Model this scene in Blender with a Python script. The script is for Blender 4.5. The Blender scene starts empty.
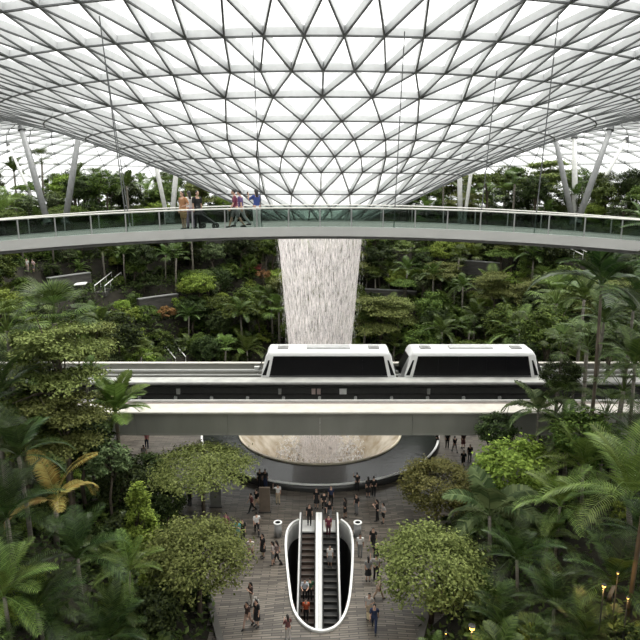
import bpy, bmesh, math, random
import numpy as np
from mathutils import Vector, Matrix
PI = math.pi
random.seed(7)
rng = np.random.default_rng(11)
scene = bpy.context.scene
COL = scene.collection
CAM = Vector((0.0, 0.0, 24.65)); PITCH = math.radians(12.22); F = 600.0

# ------------------------------------------------------------------ camera, view, world
cd = bpy.data.cameras.new('camera'); cam = bpy.data.objects.new('camera', cd); COL.objects.link(cam)
cam.location = CAM; cam.rotation_euler = (PI / 2 - PITCH, 0, 0)
cd.sensor_width = 36; cd.lens = 36 * F / 640; cd.clip_end = 2000
scene.camera = cam
scene.view_settings.view_transform = 'Standard'; scene.view_settings.look = 'None'
scene.view_settings.gamma = 1; scene.view_settings.use_curve_mapping = False
scene.view_settings.exposure = 0.0
scene.cycles.transparent_max_bounces = 24
scene.cycles.max_bounces = 8

def ray(px, py):
    a, b = px - 320.0, 320.0 - py
    return Vector((a, F * math.cos(PITCH) + b * math.sin(PITCH), b * math.cos(PITCH) - F * math.sin(PITCH)))
def at_y(px, py, Y):
    d = ray(px, py); return CAM + d * (Y / d.y)
def at_z(px, py, z):
    d = ray(px, py); return CAM + d * ((z - CAM.z) / d.z)
def pix(p):
    v = Vector(p) - CAM
    zc = v.y * math.cos(PITCH) - v.z * math.sin(PITCH)
    yc = v.y * math.sin(PITCH) + v.z * math.cos(PITCH)
    if zc < 0.1: return (9999, 9999)
    return (320 + F * v.x / zc, 320 - F * yc / zc)

w = bpy.data.worlds.new('overcast_sky'); scene.world = w; w.use_nodes = True
nt = w.node_tree; nt.nodes.clear()
out = nt.nodes.new('ShaderNodeOutputWorld'); bg = nt.nodes.new('ShaderNodeBackground')
tc = nt.nodes.new('ShaderNodeTexCoord'); sp = nt.nodes.new('ShaderNodeSeparateXYZ'); rp = nt.nodes.new('ShaderNodeValToRGB')
rp.color_ramp.elements[0].position = 0.0; rp.color_ramp.elements[0].color = (0.26, 0.27, 0.27, 1)
rp.color_ramp.elements[1].position = 1.0; rp.color_ramp.elements[1].color = (1.0, 0.985, 0.955, 1)
e = rp.color_ramp.elements.new(0.03); e.color = (0.42, 0.425, 0.42, 1)
e = rp.color_ramp.elements.new(0.35); e.color = (0.58, 0.58, 0.57, 1)
nt.links.new(tc.outputs['Generated'], sp.inputs[0]); nt.links.new(sp.outputs['Z'], rp.inputs[0])
nt.links.new(rp.outputs[0], bg.inputs[0]); nt.links.new(bg.outputs[0], out.inputs[0])
bg.inputs[1].default_value = 3.2
sl = bpy.data.lights.new('veiled_sun', 'SUN'); sl.energy = 5.5; sl.angle = math.radians(32); sl.color = (1.0, 0.975, 0.94)
so_ = bpy.data.objects.new('veiled_sun', sl); COL.objects.link(so_); so_.rotation_euler = (math.radians(-14), math.radians(16), 0)

# ------------------------------------------------------------------ materials
MATS = {}
def _new(name):
    m = bpy.data.materials.new(name); m.use_nodes = True; m.node_tree.nodes.clear(); MATS[name] = m
    return m, m.node_tree, m.node_tree.nodes.new('ShaderNodeOutputMaterial')
def mat(name, col, rough=0.6, metal=0.0, var=0.12, scale=3.0, bump=0.0, stretch=(1, 1, 1), spec=0.4):
    """plain surface with procedural noise variation"""
    if name in MATS: return MATS[name]
    m, t, o = _new(name); N = t.nodes.new; L = t.links.new
    b = N('ShaderNodeBsdfPrincipled'); b.inputs['Roughness'].default_value = rough; b.inputs['Metallic'].default_value = metal
    b.inputs['Specular IOR Level'].default_value = spec
    c = N('ShaderNodeTexCoord'); mp = N('ShaderNodeMapping'); mp.inputs['Scale'].default_value = stretch
    n = N('ShaderNodeTexNoise'); n.inputs['Scale'].default_value = scale; n.inputs['Detail'].default_value = 5
    r = N('ShaderNodeValToRGB')
    r.color_ramp.elements[0].position = 0.3; r.color_ramp.elements[1].position = 0.7
    r.color_ramp.elements[0].color = (*[x * (1 - var) for x in col], 1); r.color_ramp.elements[1].color = (*[min(1, x * (1 + var)) for x in col], 1)
    L(c.outputs['Object'], mp.inputs[0]); L(mp.outputs[0], n.inputs['Vector']); L(n.outputs['Fac'], r.inputs[0]); L(r.outputs[0], b.inputs['Base Color'])
    if bump:
        bp = N('ShaderNodeBump'); bp.inputs['Strength'].default_value = bump; bp.inputs['Distance'].default_value = 0.05
        L(n.outputs['Fac'], bp.inputs['Height']); L(bp.outputs[0], b.inputs['Normal'])
    L(b.outputs[0], o.inputs[0]); return m
def leafmat(name, dark, light, rough=0.5, trans=0.2, spec=0.10):
    """leaf: colour varies leaf by leaf and plant by plant, light shines through a little"""
    if name in MATS: return MATS[name]
    m, t, o = _new(name); N = t.nodes.new; L = t.links.new
    g = N('ShaderNodeNewGeometry'); oi = N('ShaderNodeObjectInfo')
    r = N('ShaderNodeValToRGB'); r.color_ramp.elements[0].color = (*dark, 1); r.color_ramp.elements[1].color = (*light, 1)
    L(g.outputs['Random Per Island'], r.inputs[0])
    hs = N('ShaderNodeHueSaturation'); mr = N('ShaderNodeMapRange'); mr.inputs['To Min'].default_value = 0.7; mr.inputs['To Max'].default_value = 1.3
    mh = N('ShaderNodeMapRange'); mh.inputs['To Min'].default_value = 0.485; mh.inputs['To Max'].default_value = 0.515
    L(oi.outputs['Random'], mr.inputs[0]); L(mr.outputs[0], hs.inputs['Value']); L(oi.outputs['Random'], mh.inputs[0]); L(mh.outputs[0], hs.inputs['Hue'])
    L(r.outputs[0], hs.inputs['Color'])
    b = N('ShaderNodeBsdfPrincipled'); b.inputs['Roughness'].default_value = rough; b.inputs['Specular IOR Level'].default_value = spec
    tr = N('ShaderNodeBsdfTranslucent'); mx = N('ShaderNodeMixShader'); mx.inputs[0].default_value = trans
    L(hs.outputs[0], b.inputs['Base Color']); L(hs.outputs[0], tr.inputs[0]); L(b.outputs[0], mx.inputs[1]); L(tr.outputs[0], mx.inputs[2])
    L(mx.outputs[0], o.inputs[0]); return m
def glassmat(name, tint, gloss=0.07, rough=0.03):
    if name in MATS: return MATS[name]
    m, t, o = _new(name); N = t.nodes.new; L = t.links.new
    tr = N('ShaderNodeBsdfTransparent'); tr.inputs[0].default_value = (*tint, 1)
    gl = N('ShaderNodeBsdfGlossy'); gl.inputs['Roughness'].default_value = rough
    nz = N('ShaderNodeTexNoise'); nz.inputs['Scale'].default_value = 0.3
    mr = N('ShaderNodeMapRange'); mr.inputs['To Min'].default_value = gloss * 0.7; mr.inputs['To Max'].default_value = gloss * 1.3
    mx = N('ShaderNodeMixShader'); L(nz.outputs['Fac'], mr.inputs[0]); L(mr.outputs[0], mx.inputs[0])
    L(tr.outputs[0], mx.inputs[1]); L(gl.outputs[0], mx.inputs[2]); L(mx.outputs[0], o.inputs[0]); return m

# ------------------------------------------------------------------ mesh helpers
class MB:
    """collects vertices and faces of one mesh"""
    def __init__(s): s.v = []; s.f = []; s.mi = []
    def add(s, V, Fc, mi=0):
        b = len(s.v); s.v.extend([tuple(p) for p in V]); s.f.extend([tuple(b + i for i in q) for q in Fc]); s.mi.extend([mi] * len(Fc)); return s
    def box(s, x0, x1, y0, y1, z0, z1, mi=0):
        V = [(x0, y0, z0), (x1, y0, z0), (x1, y1, z0), (x0, y1, z0), (x0, y0, z1), (x1, y0, z1), (x1, y1, z1), (x0, y1, z1)]
        return s.add(V, [(0, 3, 2, 1), (4, 5, 6, 7), (0, 1, 5, 4), (1, 2, 6, 5), (2, 3, 7, 6), (3, 0, 4, 7)], mi)
    def bar(s, A, B, wd, dp, up=(0, 0, 1), mi=0):
        A, B, up = Vector(A), Vector(B), Vector(up); d = (B - A).normalized(); sd = d.cross(up)
        if sd.length < 1e-4: sd = d.cross(Vector((1, 0, 0)))
        sd.normalize(); u = sd.cross(d); sd *= wd / 2; u *= dp / 2
        V = [P + a * sd + b * u for P in (A, B) for a, b in ((-1, -1), (1, -1), (1, 1), (-1, 1))]
        return s.add(V, [(0, 3, 2, 1), (4, 5, 6, 7), (0, 1, 5, 4), (1, 2, 6, 5), (2, 3, 7, 6), (3, 0, 4, 7)], mi)
    def tube(s, pts, rad, seg=8, mi=0, cap=True):
        pts = [Vector(p) for p in pts]; n = len(pts)
        if not isinstance(rad, (list, tuple)): rad = [rad] * n
        d = (pts[1] - pts[0]).normalized(); a = d.cross(Vector((0, 0, 1)))
        if a.length < 0.05: a = d.cross(Vector((1, 0, 0)))
        a.normalize(); V = []
        for i, p in enumerate(pts):
            if 0 < i < n - 1: t = (pts[i + 1] - pts[i - 1]).normalized()
            elif i == 0: t = d
            else: t = (pts[-1] - pts[-2]).normalized()
            a = (a - t * a.dot(t)).normalized(); b = t.cross(a)
            V += [p + (a * math.cos(2 * PI * k / seg) + b * math.sin(2 * PI * k / seg)) * rad[i] for k in range(seg)]
        Fc = [(i * seg + k, i * seg + (k + 1) % seg, (i + 1) * seg + (k + 1) % seg, (i + 1) * seg + k) for i in range(n - 1) for k in range(seg)]
        if cap: Fc += [tuple(reversed(range(seg))), tuple(range((n - 1) * seg, n * seg))]
        return s.add(V, Fc, mi)
    def loft(s, rings, mi=0):
        """rings: [(centre, rx, ry)] of horizontal ellipses, closed at both ends"""
        seg = 14; V = []
        for c, rx, ry in rings: V += [(c[0] + rx * math.cos(2 * PI * k / seg), c[1] + ry * math.sin(2 * PI * k / seg), c[2]) for k in range(seg)]
        n = len(rings)
        Fc = [(i * seg + k, i * seg + (k + 1) % seg, (i + 1) * seg + (k + 1) % seg, (i + 1) * seg + k) for i in range(n - 1) for k in range(seg)]
        Fc += [tuple(reversed(range(seg))), tuple(range((n - 1) * seg, n * seg))]
        return s.add(V, Fc, mi)
    def ball(s, c, r, mi=0, nu=10, nv=6):
        rx, ry, rz = r if isinstance(r, (tuple, list)) else (r, r, r)
        rr = []
        for i in range(nv + 1):
            th = -PI / 2 + PI * i / nv; k = max(0.05, math.cos(th)); rr.append(((c[0], c[1], c[2] + rz * math.sin(th)), rx * k, ry * k))
        return s.loft(rr, mi)
    def revolve(s, prof, cx, cy, seg=64, mi=0, a0=0, a1=2 * PI):
        full = abs(a1 - a0 - 2 * PI) < 1e-6; m = seg if full else seg + 1; V = []
        for r, z in prof: V += [(cx + r * math.cos(a0 + (a1 - a0) * k / seg), cy + r * math.sin(a0 + (a1 - a0) * k / seg), z) for k in range(m)]
        Fc = []
        for i in range(len(prof) - 1):
            for k in range(seg):
                k2 = (k + 1) % m; Fc.append((i * m + k, i * m + k2, (i + 1) * m + k2, (i + 1) * m + k))
        return s.add(V, Fc, mi)
    def mesh(s, name, mats, smooth=False):
        me = bpy.data.meshes.new(name); me.from_pydata(s.v, [], s.f)
        for m in (mats if isinstance(mats, (list, tuple)) else [mats]): me.materials.append(m)
        if len(me.materials) > 1: me.polygons.foreach_set('material_index', s.mi)
        if smooth: me.polygons.foreach_set('use_smooth', [True] * len(me.polygons))
        me.update(); return me
    def obj(s, name, mats, parent=None, smooth=False): return link(name, s.mesh(name, mats, smooth), parent)
def link(name, me, parent=None, loc=None, rotz=0.0, scale=None):
    o = bpy.data.objects.new(name, me); COL.objects.link(o)
    if parent is not None: o.parent = parent
    if loc is not None: o.location = loc
    if rotz: o.rotation_euler = (0, 0, rotz)
    if scale: o.scale = (scale,) * 3 if not isinstance(scale, (tuple, list)) else scale
    return o
def quads(name, V, nq, m, verts=4):
    """big mesh of separate quads (V holds 4 vertices per quad)"""
    me = bpy.data.meshes.new(name); V = np.asarray(V, dtype=np.float32).reshape(-1, 3); n = len(V)
    me.vertices.add(n); me.vertices.foreach_set('co', V.ravel()); me.loops.add(n); me.loops.foreach_set('vertex_index', np.arange(n, dtype=np.int32))
    k = n // 4; me.polygons.add(k); me.polygons.foreach_set('loop_start', np.arange(0, n, 4, dtype=np.int32))
    me.update(calc_edges=True); me.materials.append(m); return me
def tag(o, label=None, cat=None, group=None, kind=None):
    for k, v in (('label', label), ('category', cat), ('group', group), ('kind', kind)):
        if v: o[k] = v
    return o
def thing(name, loc, label, cat, group=None, rotz=0.0):
    o = bpy.data.objects.new(name, None); COL.objects.link(o); o.location = loc; o.rotation_euler = (0, 0, rotz); o.empty_display_size = 0.3
    return tag(o, label, cat, group)
def shift(mb, loc):
    mb.v = [(x - loc[0], y - loc[1], z - loc[2]) for x, y, z in mb.v]; return mb

M_white = mat('white_paint', (0.78, 0.78, 0.76), 0.35, var=0.04)
M_lgrey = mat('light_grey_metal', (0.52, 0.52, 0.50), 0.45, var=0.06)
M_grey = mat('grey_metal', (0.25, 0.25, 0.245), 0.5, var=0.1)
M_dark = mat('dark_metal', (0.035, 0.035, 0.034), 0.45, var=0.2)
M_black = mat('black_glass', (0.005, 0.005, 0.006), 0.3, var=0.1, spec=0.15)
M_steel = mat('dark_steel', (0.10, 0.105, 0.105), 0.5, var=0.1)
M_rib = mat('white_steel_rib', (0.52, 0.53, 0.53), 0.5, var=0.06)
M_conc = mat('cream_concrete', (0.50, 0.475, 0.425), 0.8, var=0.10, scale=1.2, bump=0.1)
M_gird = mat('grey_green_concrete', (0.20, 0.20, 0.175), 0.75, var=0.12, scale=0.6, bump=0.1, stretch=(1, 1, 0.3))
M_stone = mat('dark_stone', (0.065, 0.062, 0.056), 0.85, var=0.35, scale=1.5, bump=0.6, stretch=(0.6, 0.6, 3))
M_soil = mat('soil', (0.017, 0.015, 0.009), 0.95, var=0.4, scale=1.0, bump=0.5)
m, t, o = _new('fritted_roof_glass'); N = t.nodes.new; L = t.links.new
tr = N('ShaderNodeBsdfTransparent'); tr.inputs[0].default_value = (0.95, 0.965, 0.96, 1); tl = N('ShaderNodeBsdfTranslucent'); tl.inputs[0].default_value = (0.95, 0.96, 0.96, 1)
gl = N('ShaderNodeBsdfGlossy'); gl.inputs['Roughness'].default_value = 0.05; nz = N('ShaderNodeTexNoise'); nz.inputs['Scale'].default_value = 0.4
mr = N('ShaderNodeMapRange'); mr.inputs['To Min'].default_value = 0.24; mr.inputs['To Max'].default_value = 0.34; m1 = N('ShaderNodeMixShader'); m2 = N('ShaderNodeMixShader'); m2.inputs[0].default_value = 0.05
L(nz.outputs['Fac'], mr.inputs[0]); L(mr.outputs[0], m1.inputs[0]); L(tr.outputs[0], m1.inputs[1]); L(tl.outputs[0], m1.inputs[2]); L(m1.outputs[0], m2.inputs[1]); L(gl.outputs[0], m2.inputs[2]); L(m2.outputs[0], o.inputs[0])
M_glassroof = m
M_glassrail = glassmat('green_balustrade_glass', (0.60, 0.665, 0.635), 0.045)
M_bark = mat('bark', (0.085, 0.068, 0.05), 0.9, var=0.35, scale=4, bump=0.5, stretch=(1, 1, 0.3))
M_palmtrunk = mat('palm_trunk', (0.16, 0.145, 0.12), 0.85, var=0.35, scale=3, bump=0.4, stretch=(0.3, 0.3, 4))
# ------------------------------------------------------------------ roof: a glass torus that dips into a funnel over the pool
AX, AY = 0.0, 58.0
RINGS = [(4.6, 22.1, 27, 0), (7.2, 23.35, 27, .5), (9.8, 24.6, 27, 0), (13, 26.0, 54, 0), (15.5, 27.0, 54, .5), (17.9, 27.95, 54, 0), (20.3, 28.8, 54, .5),
         (23.3, 29.75, 54, 0), (26.5, 30.5, 108, 0), (30, 31.3, 108, .5), (33.6, 32.0, 108, 0), (37.2, 32.6, 108, .5), (41, 33.0, 108, 0), (45, 33.3, 108, .5),
         (49, 33.4, 108, 0), (53, 33.2, 108, .5), (57, 32.7, 108, 0), (61, 31.9, 108, .5), (65, 30.7, 108, 0), (69, 29.1, 108, .5), (73, 27.0, 108, 0), (76.5, 24.4, 108, .5), (79.3, 21.4, 108, 0), (81, 18.2, 108, .5)]
def rnode(i, j):
    r, h, n, ph = RINGS[i]; a = -PI / 2 + 2 * PI * (j + ph) / n
    a += 0.006; return Vector((AX + r * math.cos(a), AY + r * math.sin(a), h + (0.24 if r > 12 else 0.05)))
def rnormal(i, p):
    a, b = RINGS[max(0, i - 1)], RINGS[min(len(RINGS) - 1, i + 1)]
    dr, dh = b[0] - a[0], b[1] - a[1]; e = Vector((p.x - AX, p.y - AY, 0)).normalized()
    return (e * (-dh) + Vector((0, 0, dr))).normalized()
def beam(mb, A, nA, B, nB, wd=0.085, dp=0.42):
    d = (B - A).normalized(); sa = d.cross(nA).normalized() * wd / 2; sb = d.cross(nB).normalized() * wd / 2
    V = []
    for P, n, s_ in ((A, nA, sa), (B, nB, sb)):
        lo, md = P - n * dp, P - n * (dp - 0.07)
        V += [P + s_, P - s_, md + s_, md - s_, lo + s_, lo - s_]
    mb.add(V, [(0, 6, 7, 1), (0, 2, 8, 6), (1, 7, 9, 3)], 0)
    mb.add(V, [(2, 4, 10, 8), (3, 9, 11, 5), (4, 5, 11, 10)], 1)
roof = tag(bpy.data.objects.new('ceiling', None), 'glass and steel lattice roof curving down into a funnel above the pool', kind='structure'); COL.objects.link(roof)
glass = MB()
for i, (r, h, n, ph) in enumerate(RINGS):
    mb = MB(); P = [rnode(i, j) for j in range(n)]; Nn = [rnormal(i, p) for p in P]
    for j in range(n): beam(mb, P[j], Nn[j], P[(j + 1) % n], Nn[(j + 1) % n])
    mb.obj('ring_beam', [M_rib, M_steel], roof)
    if i + 1 < len(RINGS):
        n2, ph2 = RINGS[i + 1][2:]; mb = MB(); Q = [rnode(i + 1, j) for j in range(n2)]; Qn = [rnormal(i + 1, p) for p in Q]
        for j in range(n):
            if n2 == n:
                lo, hi = (j, j + 1) if ph2 < ph else (j - 1, j)      # neighbours on the next ring
                pair = (lo % n2, hi % n2)
                for k in pair: beam(mb, P[j], Nn[j], Q[k], Qn[k])
                glass.add([P[j], Q[pair[0]], Q[pair[1]]], [(0, 1, 2)])
                k = pair[1]; glass.add([P[j], P[(j + 1) % n], Q[k]], [(0, 2, 1)])
            else:
                ks = [(2 * j - 1) % n2, 2 * j % n2, (2 * j + 1) % n2]
                for k in ks: beam(mb, P[j], Nn[j], Q[k], Qn[k])
                glass.add([P[j], Q[ks[0]], Q[ks[1]], Q[ks[2]]], [(0, 1, 2), (0, 2, 3)])
                glass.add([P[j], P[(j + 1) % n], Q[ks[2]]], [(0, 2, 1)])
        mb.obj('diagonal_lattice', [M_rib, M_steel], roof)
glass.obj('glass_skin', M_glassroof, roof)
MB().revolve([(4.35, 22.35), (4.35, 21.75), (4.75, 21.75), (4.75, 22.35)], AX, AY, 54).obj('oculus_rim', M_lgrey, roof)

# ------------------------------------------------------------------ ground: valley floor and planted hillsides
def corr(y): return min(14.0, max(5.0, 6.0 + 0.35 * (y - 30)))
def sdist(x, y):
    a = math.hypot(x, y - 60) - 21.0
    if y < 60: a = min(a, abs(x) - corr(y))
    return a
def sstep(a, b, x):
    t = min(1, max(0, (x - a) / (b - a))); return t * t * (3 - 2 * t)
def hgt(x, y):
    s = sdist(x, y) - 1.2
    if s <= 0: return -0.03
    k = 0.42 + 0.20 * sstep(44, 62, y)
    tw = 6.2; q = s / tw; i = math.floor(q); fr = q - i
    h = k * tw * (i + 0.25 * fr + 0.75 * sstep(0.0, 0.30, fr))
    h = min(h, 20.8)
    nt_ = sstep(40.5, 43.0, y) * (1 - sstep(55.0, 58.5, y))       # the notch the viaduct runs through
    return h * (1 - nt_) + min(h, 4.6) * nt_
g = MB(); xs = np.arange(-80, 80.1, 1.25); ys = np.arange(4, 142, 1.25)
idx = {}
for i, x in enumerate(xs):
    for j, y in enumerate(ys): idx[i, j] = len(g.v); g.v.append((x, y, hgt(x, y)))
for i in range(len(xs) - 1):
    for j in range(len(ys) - 1):
        c = [(i, j), (i + 1, j), (i + 1, j + 1), (i, j + 1)]
        if max(sdist(xs[a], ys[b]) for a, b in c) < -1.2: continue
        if max(math.hypot(xs[a] - AX, ys[b] - AY) for a, b in c) > 86: continue
        g.f.append(tuple(idx[q] for q in c)); g.mi.append(0)
tag(g.obj('ground', M_soil, smooth=True), 'dark planted soil of the terraced hillsides', kind='structure')

# unseen mall facade, balcony slab and flank walls, added to block low light
tag(MB().box(-62, 62, 0.2, 0.6, -0.1, 22.6).obj('wall_back', mat('mall_facade', (0.12, .115, .105), .8, scale=.4)), 'unseen dark mall facade below the viewpoint, added to block low light', kind='structure')
tag(MB().box(-62, 62, -16, 1.0, 22.6, 22.95).obj('floor_balcony', M_grey), 'unseen balcony floor added at the viewpoint', kind='structure')
for s_, nm_ in ((-1, 'wall_left'), (1, 'wall_right')): tag(MB().box(min(s_ * 62, s_ * 62.5), max(s_ * 62, s_ * 62.5), 0.2, 56, -0.1, 22.6).obj(nm_, MATS['mall_facade']), 'unseen dark mall flank wall beside the planted valley, added to block low light', kind='structure')
def on_ground(px, py, Y0=57.0, Y1=125.0):
    d = ray(px, py); Y = Y0
    while Y < Y1:
        p = CAM + d * (Y / d.y)
        if p.z <= hgt(p.x, p.y): return p
        Y += .1
    return p
# paving
m, t, o = _new('stone_paving'); N = t.nodes.new; L = t.links.new
c = N('ShaderNodeTexCoord'); mp = N('ShaderNodeMapping'); mp.inputs['Scale'].default_value = (1, 1, 1)
wv = N('ShaderNodeTexNoise'); wv.inputs['Scale'].default_value = 0.12; wv.inputs['Detail'].default_value = 1
ad = N('ShaderNodeVectorMath'); ad.operation = 'MULTIPLY_ADD'; ad.inputs[1].default_value = (0, 2.5, 0)
br = N('ShaderNodeTexBrick'); br.inputs['Scale'].default_value = 1.0; br.inputs['Brick Width'].default_value = 1.1; br.inputs['Row Height'].default_value = 0.17
br.inputs['Mortar Size'].default_value = 0.025; br.inputs['Color1'].default_value = (0.235, 0.203, 0.165, 1); br.inputs['Color2'].default_value = (0.060, 0.051, 0.042, 1)
br.inputs['Mortar'].default_value = (0.045, 0.039, 0.032, 1); br.inputs['Bias'].default_value = -0.1
nz = N('ShaderNodeTexNoise'); nz.inputs['Scale'].default_value = 0.6; nz.inputs['Detail'].default_value = 4
mxc = N('ShaderNodeMix'); mxc.data_type = 'RGBA'; mxc.blend_type = 'MULTIPLY'; mxc.inputs[0].default_value = 0.55
b = N('ShaderNodeBsdfPrincipled'); b.inputs['Roughness'].default_value = 0.38
L(c.outputs['Object'], mp.inputs[0]); L(c.outputs['Object'], wv.inputs['Vector']); L(wv.outputs['Color'], ad.inputs[0]); L(mp.outputs[0], ad.inputs[2])
L(ad.outputs[0], br.inputs['Vector']); L(c.outputs['Object'], nz.inputs['Vector']); L(br.outputs['Color'], mxc.inputs[6]); L(nz.outputs['Fac'], mxc.inputs[7]); L(mxc.outputs[2], b.inputs['Base Color']); L(b.outputs[0], o.inputs[0])
M_pave = m
RIMZ = 0.12
RIMPX = [(299, 519.5), (292, 522.5), (287, 530), (285.3, 542), (286.5, 560), (288.5, 580), (291, 600), (294, 611), (300, 620.5), (309, 628), (320, 631), (330, 629.5), (339, 624), (346, 612), (349.5, 598), (351.5, 580), (352.8, 560), (353, 542), (351.5, 531), (347, 523.5), (341, 519.5)]
RIM = [at_z(px, py, RIMZ) for px, py in RIMPX]; RIM = [(p.x, p.y) for p in RIM]
def smooth_poly(P, closed, it=2):
    for _ in range(it):
        Q = []; n = len(P); m_ = n if closed else n - 1
        if not closed: Q.append(P[0])
        for i in range(m_):
            a, b_ = P[i], P[(i + 1) % n]; Q += [(a[0] * .75 + b_[0] * .25, a[1] * .75 + b_[1] * .25), (a[0] * .25 + b_[0] * .75, a[1] * .25 + b_[1] * .75)]
        if not closed: Q.append(P[-1])
        P = Q
    return P
RIM = smooth_poly(RIM, False)
bm = bmesh.new()
def loop(pts):
    vs = [bm.verts.new((p[0], p[1], 0)) for p in pts]
    for i in range(len(vs)): bm.edges.new((vs[i], vs[(i + 1) % len(vs)]))
outline = [(-corr(y) - 1.6, y) for y in (6, 20, 30, 36)] 
a0 = 205; outline += [(22.6 * math.cos(math.radians(a)), 60 + 22.6 * math.sin(math.radians(a))) for a in range(230, -51, -5)]
outline += [(corr(y) + 1.6, y) for y in (36, 30, 20, 6)]
loop(outline); loop([(12.1 * math.cos(2 * PI * k / 72), AY + 12.1 * math.sin(2 * PI * k / 72)) for k in range(72)]); loop(RIM)
bmesh.ops.triangle_fill(bm, use_beauty=True, edges=bm.edges[:])
for f in bm.faces:
    if f.normal.z < 0: f.normal_flip()
me = bpy.data.meshes.new('floor'); bm.to_mesh(me); bm.free(); me.materials.append(M_pave)
tag(link('floor', me), 'grey stone plaza paving laid in long thin courses', kind='structure')

for s_, lb in ((-1, 'low dark stone kerb edging the planted beds left of the plaza'), (1, 'low dark stone kerb edging the planted beds right of the plaza')):
    P = [(s_ * corr(y), y) for y in np.arange(10, 41.6, 1.5)] + [(s_ * 21 * math.cos(math.radians(a)), 60 + 21 * math.sin(math.radians(a))) for a in range(-60, 31, 3)]
    kb = thing('planter_kerb', (P[0][0], P[0][1], 0), lb, 'kerb')
    for (d0, d1, z0, z1, nm_, m_) in ((-.14, .14, -.05, .40, 'kerb_wall', M_stone), (-.18, .18, .40, .47, 'coping', mat('kerb_coping', (0.10, .095, .085), .7))):
        A_, B_ = [], []
        for i, p in enumerate(P):
            a, b_ = P[max(0, i - 1)], P[min(len(P) - 1, i + 1)]; l = math.hypot(b_[0] - a[0], b_[1] - a[1]); nx, ny_ = -(b_[1] - a[1]) / l, (b_[0] - a[0]) / l
            A_.append((p[0] + nx * d0, p[1] + ny_ * d0)); B_.append((p[0] + nx * d1, p[1] + ny_ * d1))
        n_ = len(P); V = [(p[0], p[1], z0) for p in A_] + [(p[0], p[1], z1) for p in A_] + [(p[0], p[1], z1) for p in B_] + [(p[0], p[1], z0) for p in B_]
        Fc = [((k * n_) + i, k * n_ + i + 1, ((k + 1) % 4) * n_ + i + 1, ((k + 1) % 4) * n_ + i) for i in range(n_ - 1) for k in range(4)]
        shift(MB().add(V, Fc), (P[0][0], P[0][1], 0)).obj(nm_, m_, kb)
# ------------------------------------------------------------------ escalator well
well = thing('escalator_well_parapet', (0, 36, 0), 'white curved parapet around the teardrop shaped escalator opening', 'parapet')
def off(P, d):
    Q = []
    for i, p in enumerate(P):
        a, b_ = P[max(0, i - 1)], P[min(len(P) - 1, i + 1)]; tx, ty = b_[0] - a[0], b_[1] - a[1]; l = math.hypot(tx, ty); Q.append((p[0] - ty / l * d, p[1] + tx / l * d))
    return Q
RO = off(RIM, -0.10); RI = off(RIM, 0.10)
def ribbon(P, Q, z0, z1, mi=0, mb=None):
    mb = mb or MB(); n = len(P)
    V = [(p[0], p[1], z0) for p in P] + [(p[0], p[1], z1) for p in P] + [(p[0], p[1], z1) for p in Q] + [(p[0], p[1], z0) for p in Q]
    Fc = []
    for i in range(n - 1):
        for k in range(4): a, b_ = k * n, ((k + 1) % 4) * n; Fc.append((a + i, a + i + 1, b_ + i + 1, b_ + i))
    Fc += [(0, n, 2 * n, 3 * n), (n - 1, 4 * n - 1, 3 * n - 1, 2 * n - 1)]
    return mb.add(V, Fc, mi)
shift(ribbon(off(RIM, -0.07), off(RIM, 0.07), -0.05, RIMZ - 0.04), (0, 36, 0)).obj('parapet_wall', M_lgrey, well)
shift(ribbon(off(RIM, -0.07), off(RIM, 0.07), RIMZ - 0.04, RIMZ + 0.04), (0, 36, 0)).obj('cap', M_white, well)
shift(ribbon(RIM, RI, -1.35, -0.05), (0, 36, 0)).obj('lining', M_lgrey, well)
rr = MB(); rr.tube([(p[0], p[1], -0.75) for p in off(RIM, 0.22) if p[1] < 33.5], 0.03, 6)
shift(rr, (0, 36, 0)).obj('brown_inner_rail', mat('brown_rail', (0.20, 0.08, 0.05), 0.4), well)
sh = MB(); n_ = len(RI); R2 = off(RIM, 0.04)
sh.add([(p[0], p[1], -0.2) for p in R2] + [(p[0], p[1], -8) for p in R2], [(i, i + 1, n_ + i + 1, n_ + i) for i in range(n_ - 1)] + [(n_ - 1, 0, n_, 2 * n_ - 1)])
sh.add([(p[0], p[1], -8) for p in R2], [tuple(range(n_))])
tag(sh.obj('wall_well', M_dark), 'dark shaft walls under the escalator opening', kind='structure')

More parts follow.
